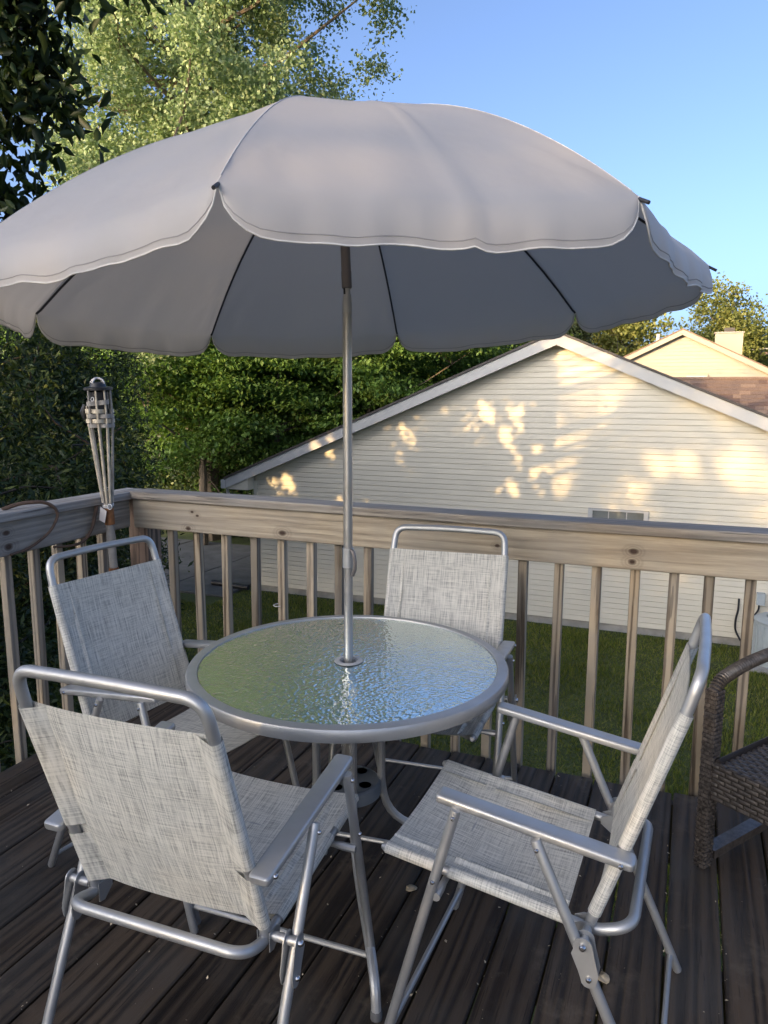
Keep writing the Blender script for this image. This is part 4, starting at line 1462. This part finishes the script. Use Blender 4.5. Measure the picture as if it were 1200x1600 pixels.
def make_chair():
    c = root('folding_chair', 'x', 'chair', (0, 0, 0), group='silver sling folding chairs round the table')
    # closed back frame: bottom bow, sides, top loop
    half = []
    slope = (Vector((0, S['slt'][0], S['slt'][1])) - Vector((0, 0, S['piv'][1]))).normalized()
    piv = Vector((0, S['piv'][0], S['piv'][1]))
    topj = Vector((0, S['slt'][0], S['slt'][1]))
    lt = Vector((0, S['lt'][0], S['lt'][1]))
    ub = Vector((0, S['ub'][0], S['ub'][1]))
    X = lambda v, x: Vector((x, v.y, v.z))
    low = piv + Vector((0, 0.004, -0.016))
    path = [X(ub, -0.02), X(ub, -WI), X(low, -WI), X(topj, -WI), X(lt, -WI + 0.006), X(lt, 0), X(lt, WI - 0.006), X(topj, WI), X(low, WI), X(ub, WI), X(ub, -0.02)]
    # round the polygon by hand: radii for inner vertices
    pts = bend([path[0], path[1], path[2], path[3], path[4], path[5] + Vector((0, -0.004, 0.005)), path[6], path[7], path[8], path[9], path[10]], [0.055, 0.035, 0.06, 0.085, 0.2, 0.085, 0.06, 0.035, 0.055], 8)
    part('back_frame', Geo().tube(pts[:-1], TUBE_R, 12, closed=True), MAT['silver'], c)
    sl = topj - Vector((0, S['slb'][0], S['slb'][1]))
    nb_ = Vector((0, 1, 0.33))
    gt = ((S['ar'][1] - S['slb'][1]) / (S['slt'][1] - S['slb'][1]))
    sling_part('back_sling', S['slb'], S['slt'], (0, 0.95, 0.315), WI, c, gt - 0.02, 0.026, 0.022, 0.0016, TUBE_R)
    # seat
    for s in (-1, 1):
        a_, b_ = Vector((s * WI, S['sr'][0] - 0.01, S['sr'][1] - 0.002)), Vector((s * WI, S['sf'][0], S['sf'][1]))
        g = Geo().tube([a_, a_.lerp(b_, 0.5), b_, b_ + (b_ - a_).normalized() * 0.008], [SEAT_R, SEAT_R, SEAT_R, SEAT_R * 0.6], 12)
        part('seat_rail', g, MAT['silver'], c)
    gs = (S['sb'][0] - S['sr'][0]) / (S['sf'][0] - S['sr'][0])
    d = (Vector((0, S['sf'][0], S['sf'][1])) - Vector((0, S['sr'][0], S['sr'][1])))
    A2 = (S['sr'][0] + d.y * 0.06, S['sr'][1] + d.z * 0.06)
    sling_part('seat_sling', A2, (S['sf'][0] - 0.003, S['sf'][1]), (0, -d.z, d.y), WI, c, gs - 0.02, 0.03, 0.03, 0.0025, SEAT_R)
    for s in (-1, 1):
        # armrest: flattened rounded bar
        a_, b_ = Vector((s * WA, S['ar'][0] - 0.012, S['ar'][1] - 0.008)), Vector((s * WA, S['af'][0] + 0.01, S['af'][1] - 0.008))
        dv = (b_ - a_)
        L_ = dv.length
        dv.normalize()
        nu = Vector((0, -dv.z, dv.y))
        hw, hh_, nse = 0.0225, 0.0095, 5
        sect = []
        for (cx2, cz2, st) in ((hw - 0.006, hh_ - 0.006, 0), (-hw + 0.006, hh_ - 0.006, 90), (-hw + 0.006, -hh_ + 0.006, 180), (hw - 0.006, -hh_ + 0.006, 270)):
            for k in range(4):
                an = rad(st + 30 * k)
                sect.append((cx2 + 0.006 * math.cos(an), cz2 + 0.006 * math.sin(an)))
        stations = [(0.0, 0.72), (0.003, 0.92), (0.008, 1.0), (0.33 * L_, 1.0), (0.66 * L_, 1.0), (L_ - 0.008, 1.0), (L_ - 0.003, 0.92), (L_, 0.72)]
        P = []
        for t, f in stations:
            P.append([a_ + dv * t + Vector((x_ * (f if f < 1 else 1), 0, 0)) + nu * (z_ * f) for x_, z_ in sect])
        g = Geo()
        n = len(sect)
        vs = [p for r_ in P for p in r_]
        fs = []
        for i in range(len(P) - 1):
            for k in range(n):
                k2 = (k + 1) % n
                fs.append((i * n + k, i * n + k2, (i + 1) * n + k2, (i + 1) * n + k))
        fs += [tuple(range(n - 1, -1, -1)), tuple((len(P) - 1) * n + k for k in range(n))]
        g.add(vs, fs)
        arm = part('armrest', g, MAT['silver'], c, smooth=40)
        add_bolt(arm, s * (WA + 0.0222), S['ar'][0] + 0.012, S['ar'][1] - 0.006, s, 1.1)
        Xl = s * WL

        def leg(name, t_, b2, extra):
            tv, bv = Vector((Xl, t_[0], t_[1])), Vector((Xl, b2[0], b2[1]))
            d_ = (tv - bv).normalized()
            tv = tv + d_ * extra
            g_ = Geo().tube([bv + d_ * 0.0, bv + d_ * 0.006, tv - d_ * 0.006, tv - d_ * 0.001, tv], [LEG_R * 0.8, LEG_R, LEG_R, LEG_R * 0.92, LEG_R * 0.6], 12)
            return part(name, g_, MAT['silver'], c)
        fl = leg('front_leg', S['ft'], (S['ff'][0], 0.006), 0.012)
        rl = leg('rear_leg', S['rt'], (S['rf'][0], 0.006), 0.014)
        add_bolt(fl, s * (WL + LEG_R - 0.001), S['ft'][0], S['ft'][1] - 0.004, s)
        add_bolt(fl, s * (WL + LEG_R - 0.001), S['sb'][0], S['sb'][1], s)
        add_bolt(rl, s * (WL + LEG_R - 0.001), S['rt'][0], S['rt'][1] - 0.004, s)
        # plates that hinge the rear leg
        pv, pl_ = S['piv'], S['pl']
        outline = []
        for k in range(9):
            an = rad(-20 + 200 * k / 8)
            outline.append((pv[0] + 0.019 * math.cos(an), pv[1] + 0.019 * math.sin(an)))
        ax_ = Vector((S['rf'][0] - S['rt'][0], S['rf'][1] - S['rt'][1])).normalized()
        outline += [(pv[0] - 0.026 + 0.004, pv[1] - 0.015), (pl_[0] - 0.02, pl_[1] + 0.012)]
        for k in range(7):
            an = rad(180 + 180 * k / 6)
            outline.append((pl_[0] + 0.0155 * math.cos(an) - 0.002, pl_[1] - 0.004 + 0.0155 * math.sin(an)))
        outline += [(pl_[0] + 0.019, pl_[1] + 0.012), (pv[0] + 0.022, pv[1] - 0.02)]
        g = Geo()
        for xo in (LEG_R + 0.0005, -LEG_R - 0.0028):
            g.prism([(s * (WL + xo), y_, z_) for y_, z_ in outline], (0, 0, 0), (s * 0.0024, 0, 0))
        br = part('hinge_bracket', g, MAT['silver'], c, smooth=30)
        add_bolt(br, s * (WL + LEG_R + 0.0028), pv[0], pv[1], s, 1.5)
        add_bolt(br, s * (WL + LEG_R + 0.0028), pl_[0] - 0.002, pl_[1], s, 1.2)
        g = Geo().tube([(s * (WI - 0.012), pv[0], pv[1]), (s * (WI + 0.02), pv[0], pv[1]), (s * (WI + 0.021), pv[0], pv[1]), (s * (WL + LEG_R), pv[0], pv[1])], [0.0075, 0.0075, 0.0098, 0.0098], 12)
        # small clevis joining seat rail and back tube
        cl_ = [(pv[0] - 0.012, pv[1] + 0.012), (pv[0] + 0.012, pv[1] + 0.012), (pv[0] + 0.03, pv[1] + 0.003), (pv[0] + 0.03, pv[1] - 0.014), (pv[0] + 0.004, pv[1] - 0.034), (pv[0] - 0.012, pv[1] - 0.03)]
        for xo in (-0.0145, 0.0125):
            g.prism([(s * (WI + xo), y_, z_) for y_, z_ in cl_], (0, 0, 0), (s * 0.002, 0, 0))
        part('pivot_sleeve', g, MAT['silver'], c)
    # cross members
    def on_leg(t_, b2, z_):
        k_ = (z_ - b2[1]) / (t_[1] - b2[1])
        return b2[0] + (t_[0] - b2[0]) * k_
    zf, zr, zs = 0.075, 0.05, 0.44
    part('stretcher', Geo().tube([(-WL, on_leg(S['ft'], S['ff'], zf), zf), (WL, on_leg(S['ft'], S['ff'], zf), zf)], 0.0078, 10), MAT['silver'], c)
    part('stretcher', Geo().tube([(-WL, on_leg(S['rt'], S['rf'], zr), zr), (WL, on_leg(S['rt'], S['rf'], zr), zr)], 0.0068, 10), MAT['silver'], c)
    ys = on_leg(S['ft'], S['ff'], zs) - 0.014
    part('stretcher', Geo().tube([(-WL - 0.004, ys, zs), (-WL + 0.03, ys, zs), (-WL + 0.05, ys, zs), (WL - 0.05, ys, zs), (WL - 0.03, ys, zs), (WL + 0.004, ys, zs)], [0.010, 0.010, 0.0075, 0.0075, 0.010, 0.010], 10), MAT['silver'], c)
    return c


def copy_tree(o, parent=None):
    c = o.copy()
    COL.objects.link(c)
    if parent is not None:
        c.parent = parent
    for ch_ in list(o.children):
        copy_tree(ch_, c)
    return c


poses = [(-0.935, 1.172, 0.02, 'folding chair nearest the camera showing the back of its pale sling'),
         (-0.127, 1.66, 1.546, 'folding chair seen side-on at the right of the table'),
         (-0.796, 2.489, 3.232, 'folding chair tucked behind the table facing the camera'),
         (-1.593, 1.892, -1.705, 'folding chair at the left of the table beside the bamboo torch')]
proto = make_chair()
for k, (x, y, a, lab) in enumerate(poses):
    o = proto if k == 0 else copy_tree(proto)
    o.location = (x, y, 0)
    o.rotation_euler = (0, 0, a)
    o['label'] = lab

# ================================================================== WICKER ARMCHAIR
WO = Vector((0.117, 2.43, 0))
WU = Vector((math.cos(rad(-34)), math.sin(rad(-34)), 0))
WV = Vector((math.cos(rad(56)), math.sin(rad(56)), 0))
wk = root('wicker_armchair', 'dark brown woven wicker armchair at the right edge of the deck', 'armchair', WO)


def wl_(u, v, z):
    return WO + WU * u + WV * v + Vector((0, 0, z))


def weave(g, core, o, du, dv, nu_, nv_, n_, h=0.0038, ratio=0.86):
    """o: corner, du/dv: full edge vectors, pads offset basket-wise"""
    o, du, dv, n_ = Vector(o), Vector(du), Vector(dv), Vector(n_).normalized()
    for j in range(nv_):
        for i in range(nu_ + 1):
            u0 = (i - 0.5 * (j % 2)) / nu_
            u1 = u0 + 1.0 / nu_
            u0, u1 = max(0, u0), min(1, u1)
            if u1 - u0 < 0.2 / nu_:
                continue
            v0, v1 = (j + 0.06) / nv_, (j + 0.94) / nv_
            um = (u0 + u1) / 2
            vm = (v0 + v1) / 2
            P = lambda a_, b_, hh2: o + du * a_ + dv * b_ + n_ * hh2
            k1, k2 = u0 + (u1 - u0) * 0.22, u1 - (u1 - u0) * 0.22
            b1, b2 = vm - (v1 - v0) * 0.28, vm + (v1 - v0) * 0.28
            vs = [P(u0, v0, -0.001), P(u1, v0, -0.001), P(u1, v1, -0.001), P(u0, v1, -0.001), P(k1, b1, h), P(k2, b1, h), P(k2, b2, h), P(k1, b2, h)]
            g.add(vs, [(4, 5, 6, 7), (0, 1, 5, 4), (1, 2, 6, 5), (2, 3, 7, 6), (3, 0, 4, 7)])


def wicker_box(name, u0, u1, v0, v1, z0, z1, parent, strand=0.0095, length=0.024, sides='uUvVzZ', shear=(0, 0)):
    """box in chair axes, top shifted by shear in u,v"""
    A = lambda u, v, z: wl_(u + shear[0] * (z - z0), v + shear[1] * (z - z0), z)
    core = Geo()
    vs = [A(u, v, z) for u in (u0, u1) for v in (v0, v1) for z in (z0, z1)]
    core.add(vs, [(0, 1, 3, 2), (4, 6, 7, 5), (0, 4, 5, 1), (2, 3, 7, 6), (0, 2, 6, 4), (1, 5, 7, 3)])
    co = core.obj(name, MAT['wickerdark'], parent, smooth=0)
    g = Geo()

    def face(o, a, b, n_):
        a_, b_ = Vector(a), Vector(b)
        weave(g, None, o, a_, b_, max(2, round(a_.length / length)), max(2, round(b_.length / strand)), n_)
    if 'u' in sides:
        face(A(u0, v0, z0), A(u0, v1, z0) - A(u0, v0, z0), A(u0, v0, z1) - A(u0, v0, z0), -WU)
    if 'U' in sides:
        face(A(u1, v0, z0), A(u1, v1, z0) - A(u1, v0, z0), A(u1, v0, z1) - A(u1, v0, z0), WU)
    if 'v' in sides:
        face(A(u0, v0, z0), A(u1, v0, z0) - A(u0, v0, z0), A(u0, v0, z1) - A(u0, v0, z0), -WV)
    if 'V' in sides:
        face(A(u0, v1, z0), A(u1, v1, z0) - A(u0, v1, z0), A(u0, v1, z1) - A(u0, v1, z0), WV)
    if 'Z' in sides:
        face(A(u0, v0, z1), A(u1, v0, z1) - A(u0, v0, z1), A(u0, v1, z1) - A(u0, v0, z1), (0, 0, 1))
    w_ = g.obj('wicker_weave', MAT['wicker'], co, smooth=60)
    w_['kind'] = 'stuff'
    return co


SWD, SDP = 0.60, 0.44
wicker_box('leg', -0.018, 0.018, -0.022, 0.022, 0.012, 0.600, wk, 0.0140, 0.026, 'uUvV', (0.0, 0.0))
wicker_box('leg', SWD - 0.018, SWD + 0.018, -0.022, 0.022, 0.012, 0.600, wk, 0.0140, 0.026, 'uUvV')
wicker_box('leg', -0.018, 0.018, SDP - 0.022, SDP + 0.022, 0.012, 0.66, wk, 0.0140, 0.026, 'uUvV')
wicker_box('leg', SWD - 0.018, SWD + 0.018, SDP - 0.022, SDP + 0.022, 0.012, 0.66, wk, 0.0140, 0.026, 'uUvV')
wicker_box('seat', 0.022, SWD - 0.022, -0.02, SDP - 0.03, 0.255, 0.372, wk, 0.0150, 0.042, 'uvZ')
for uu in (0.0, SWD):
    Geo().box(0, 1, 0, 1, 0, 1)
    g = Geo()
    a0, a1 = wl_(uu, 0.03, 0.045), wl_(uu, SDP - 0.03, 0.045)
    core = Geo().prism([a0 + WU * sx_ + Vector((0, 0, sz_)) for sx_, sz_ in ((-0.02, -0.012), (0.02, -0.012), (0.02, 0.012), (-0.02, 0.012))], a0, a1)
    lo_ = core.obj('lower_rail', MAT['wickerdark'], wk, smooth=0)
    nn_ = 52
    for k in range(nn_):
        t0, t1 = (k + 0.08) / nn_, (k + 0.92) / nn_
        p0, p1 = a0.lerp(a1, t0), a0.lerp(a1, t1)
        g.prism([p0 + WU * sx_ + Vector((0, 0, sz_)) for sx_, sz_ in ((-0.022, -0.014), (0.022, -0.014), (0.022, 0.014), (-0.022, 0.014))], p0, p1)
    w_ = g.obj('wicker_weave', MAT['wicker'], lo_, smooth=0)
    w_['kind'] = 'stuff'
    # curved arm wrapped with strands
    pts = bend([wl_(uu, -0.012, 0.588), wl_(uu, 0.02, 0.625), wl_(uu, 0.15, 0.648), wl_(uu, 0.30, 0.655), wl_(uu, SDP + 0.01, 0.65)], 0.06, 5)
    arm = Geo().tube(pts, 0.017, 10).obj('arm', MAT['wickerdark'], wk)
    g = Geo()
    tot = sum((pts[i + 1] - pts[i]).length for i in range(len(pts) - 1))
    acc, segs = 0, []
    for i in range(len(pts) - 1):
        l_ = (pts[i + 1] - pts[i]).length
        m_ = max(1, int(l_ / 0.0085))
        for k in range(m_):
            p0 = pts[i].lerp(pts[i + 1], (k + 0.1) / m_)
            p1 = pts[i].lerp(pts[i + 1], (k + 0.5) / m_)
            p2 = pts[i].lerp(pts[i + 1], (k + 0.9) / m_)
            g.tube([p0, p1, p2], [0.0175, 0.0215, 0.0175], 10, caps=False)
    w_ = g.obj('wicker_weave', MAT['wicker'], arm, smooth=60)
    w_['kind'] = 'stuff'
wicker_box('back', 0.03, SWD - 0.03, SDP - 0.02, SDP + 0.02, 0.375, 0.78, wk, 0.0105, 0.030, 'vVZ')
g = Geo()
g.tube([wl_(0.03, SDP - 0.045, 0.386), wl_(SWD - 0.03, SDP - 0.045, 0.386)], 0.014, 8)
g.tube([wl_(0.034, -0.012, 0.378), wl_(0.034, SDP - 0.045, 0.378)], 0.009, 8)
g.obj('seat_edge', MAT['wickerdark'], wk)

# ================================================================== BAMBOO TORCH
torch = root('bamboo_torch', 'weathered bamboo garden torch tied in the corner of the railing', 'torch', (-2.405, 2.70, 0))


def tc(z):
    return Vector((-2.405, 2.70 - 0.0455 * z, z))


g = Geo()
zs_ = list(np.linspace(0.004, 1.06, 40))
g.tube([tc(z_) for z_ in zs_], [0.0185 + (0.0025 if k in (8, 9, 19, 20, 30, 31) else 0) for k in range(40)], 12)
tp_ = g.obj('bamboo_pole', MAT['bamboogrey'], torch)
for z0_, z1_ in ((0.90, 0.975), (0.655, 0.70)):
    Geo().tube([tc(z0_), tc(z0_ + 0.002), tc(z1_ - 0.002), tc(z1_)], [0.0205, 0.0225, 0.0225, 0.0205], 14).obj('rusty_band', MAT['rust'], tp_)
g = Geo()
for zz in (0.985, 0.992, 1.062):
    g.tube([tc(zz) + Vector((0.0225 * math.cos(t), 0.0225 * math.sin(t), 0.004 * math.sin(t))) for t in np.linspace(0, 2 * math.pi, 17)[:-1]], 0.0022, 5, closed=True)
g.tube([tc(0.985) + Vector((0.024 + 0.012 * math.cos(t), -0.018, 0.012 * math.sin(t))) for t in np.linspace(0, 2 * math.pi, 13)[:-1]], 0.002, 5, closed=True)
g.obj('tie_wire', MAT['wire'], torch)
NS = 9
rad_at = lambda z_: 0.0205 + (0.052 - 0.0205) * min(1, max(0, (z_ - 1.0) / 0.36)) ** 1.0
for k in range(NS):
    a = 2 * math.pi * k / NS + 0.35
    ztop = 1.505 if k != 5 else 1.40
    pts, wv = [], []
    for z_ in (1.0, 1.1, 1.2, 1.3, 1.36, 1.43, ztop):
        rr = rad_at(z_)
        pts.append(tc(z_) + Vector((rr * math.cos(a), rr * math.sin(a), 0)))
    Geo().tube(pts, [0.0058, 0.006, 0.0056, 0.005, 0.0048, 0.0046, 0.004], 6).obj('bamboo_slat', MAT['bamboo'] if k % 3 else MAT['bamboogrey'], torch)
for q, (zz, hgt, a0, a1) in enumerate(((1.345, 0.017, 0, 6.283), (1.365, 0.017, 0, 6.283), (1.386, 0.018, 0, 6.283), (1.407, 0.018, 0.2, 6.0), (1.43, 0.02, 3.2, 6.6))):
    g = Geo()
    P = []
    nn_ = 54
    for i in range(nn_ + 1):
        t = a0 + (a1 - a0) * i / nn_
        rr = rad_at(zz) + 0.0075 * math.cos((t - 0.35) * NS / 2.0 + q * math.pi) * 1.0
        zt = zz + (0.02 * (t - a0) / (a1 - a0) if q == 4 else 0)
        c_, s_ = math.cos(t), math.sin(t)
        P.append([tc(zt) + Vector(((rr + dr) * c_, (rr + dr) * s_, dz)) for dr, dz in ((0.0012, -hgt / 2), (0.0012, hgt / 2), (-0.0012, hgt / 2), (-0.0012, -hgt / 2), (0.0012, -hgt / 2))])
    g.grid(P)
    g.obj('woven_strip', MAT['bamboo'] if q % 2 else MAT['bamboogrey'], torch, smooth=40)
g = Geo()
g.tube([tc(1.37), tc(1.38), tc(1.49), tc(1.495)], [0.03, 0.041, 0.041, 0.036], 20)
can = g.obj('fuel_canister', MAT['black'], torch)
ring_c = tc(1.458) + Vector((0.004, -0.0425, 0))
g = Geo()
g.tube([ring_c + Vector((0.0075 * math.cos(t), 0, 0.0085 * math.sin(t))) for t in np.linspace(0, 2 * math.pi, 17)[:-1]], 0.0025, 6, closed=True)
g.obj('grommet', MAT['wire'], can)
g = Geo()
g.tube([tc(1.497), tc(1.499), tc(1.509), tc(1.512), tc(1.5125), tc(1.528), tc(1.532)], [0.054, 0.061, 0.061, 0.05, 0.036, 0.03, 0.024], 24)
g.obj('canister_cap', MAT['black'], torch)
g = Geo()
for a in (0.3, 1.6):
    g.tube([tc(1.525) + Vector((0.03 * math.cos(a) * math.cos(t), 0.03 * math.sin(a) * math.cos(t), 0.024 * math.sin(t))) for t in np.linspace(0, math.pi, 11)], 0.0045, 6)
g.obj('wick_guard', MAT['tag'], torch)
g = Geo()
tb = tc(0.955) + Vector((0.0, -0.034, 0))
vs = [tb + Vector((-0.016, 0, 0.03)), tb + Vector((0.02, -0.002, 0.012)), tb + Vector((0.008, -0.004, -0.042)), tb + Vector((-0.022, -0.004, -0.03))]
g.prism(vs, (0, 0, 0), (0.0, 0.0012, 0))
g.obj('paper_tag', MAT['tag'], torch, smooth=0)
g = Geo()
g.tube([tc(1.405) + Vector((-0.056, -0.03, 0.03)), tc(1.40) + Vector((-0.062, -0.034, 0.005)), tc(1.39) + Vector((-0.06, -0.03, -0.02))], [0.008, 0.014, 0.008], 8)
g.obj('snuffer_cap', MAT['black'], torch)

# curved vine pieces hooked over the left rail
v1 = bend([(-2.53, 2.20, 1.026), (-2.50, 2.26, 1.045), (-2.448, 2.345, 1.045), (-2.432, 2.40, 0.995), (-2.446, 2.36, 0.915), (-2.455, 2.25, 0.862), (-2.458, 2.16, 0.856)], 0.05, 5)
g = Geo()
g.tube(v1, [0.0085 - 0.0035 * k / len(v1) for k in range(len(v1))], 8)
tag(g.obj('dried_vine', MAT['vine']), 'brown dried vine hooked over the left rail away from the torch', 'vine', 'dried vines on the left rail')
v2 = bend([(-2.462, 2.645, 0.985), (-2.455, 2.63, 0.96), (-2.452, 2.60, 0.885), (-2.452, 2.545, 0.835), (-2.455, 2.47, 0.832), (-2.458, 2.38, 0.845)], 0.04, 5)
g = Geo()
g.tube(v2, [0.009 - 0.004 * k / len(v2) for k in range(len(v2))], 8)
tag(g.obj('dried_vine', MAT['vine']), 'dark dried vine curling down beside the bamboo torch', 'vine', 'dried vines on the left rail')
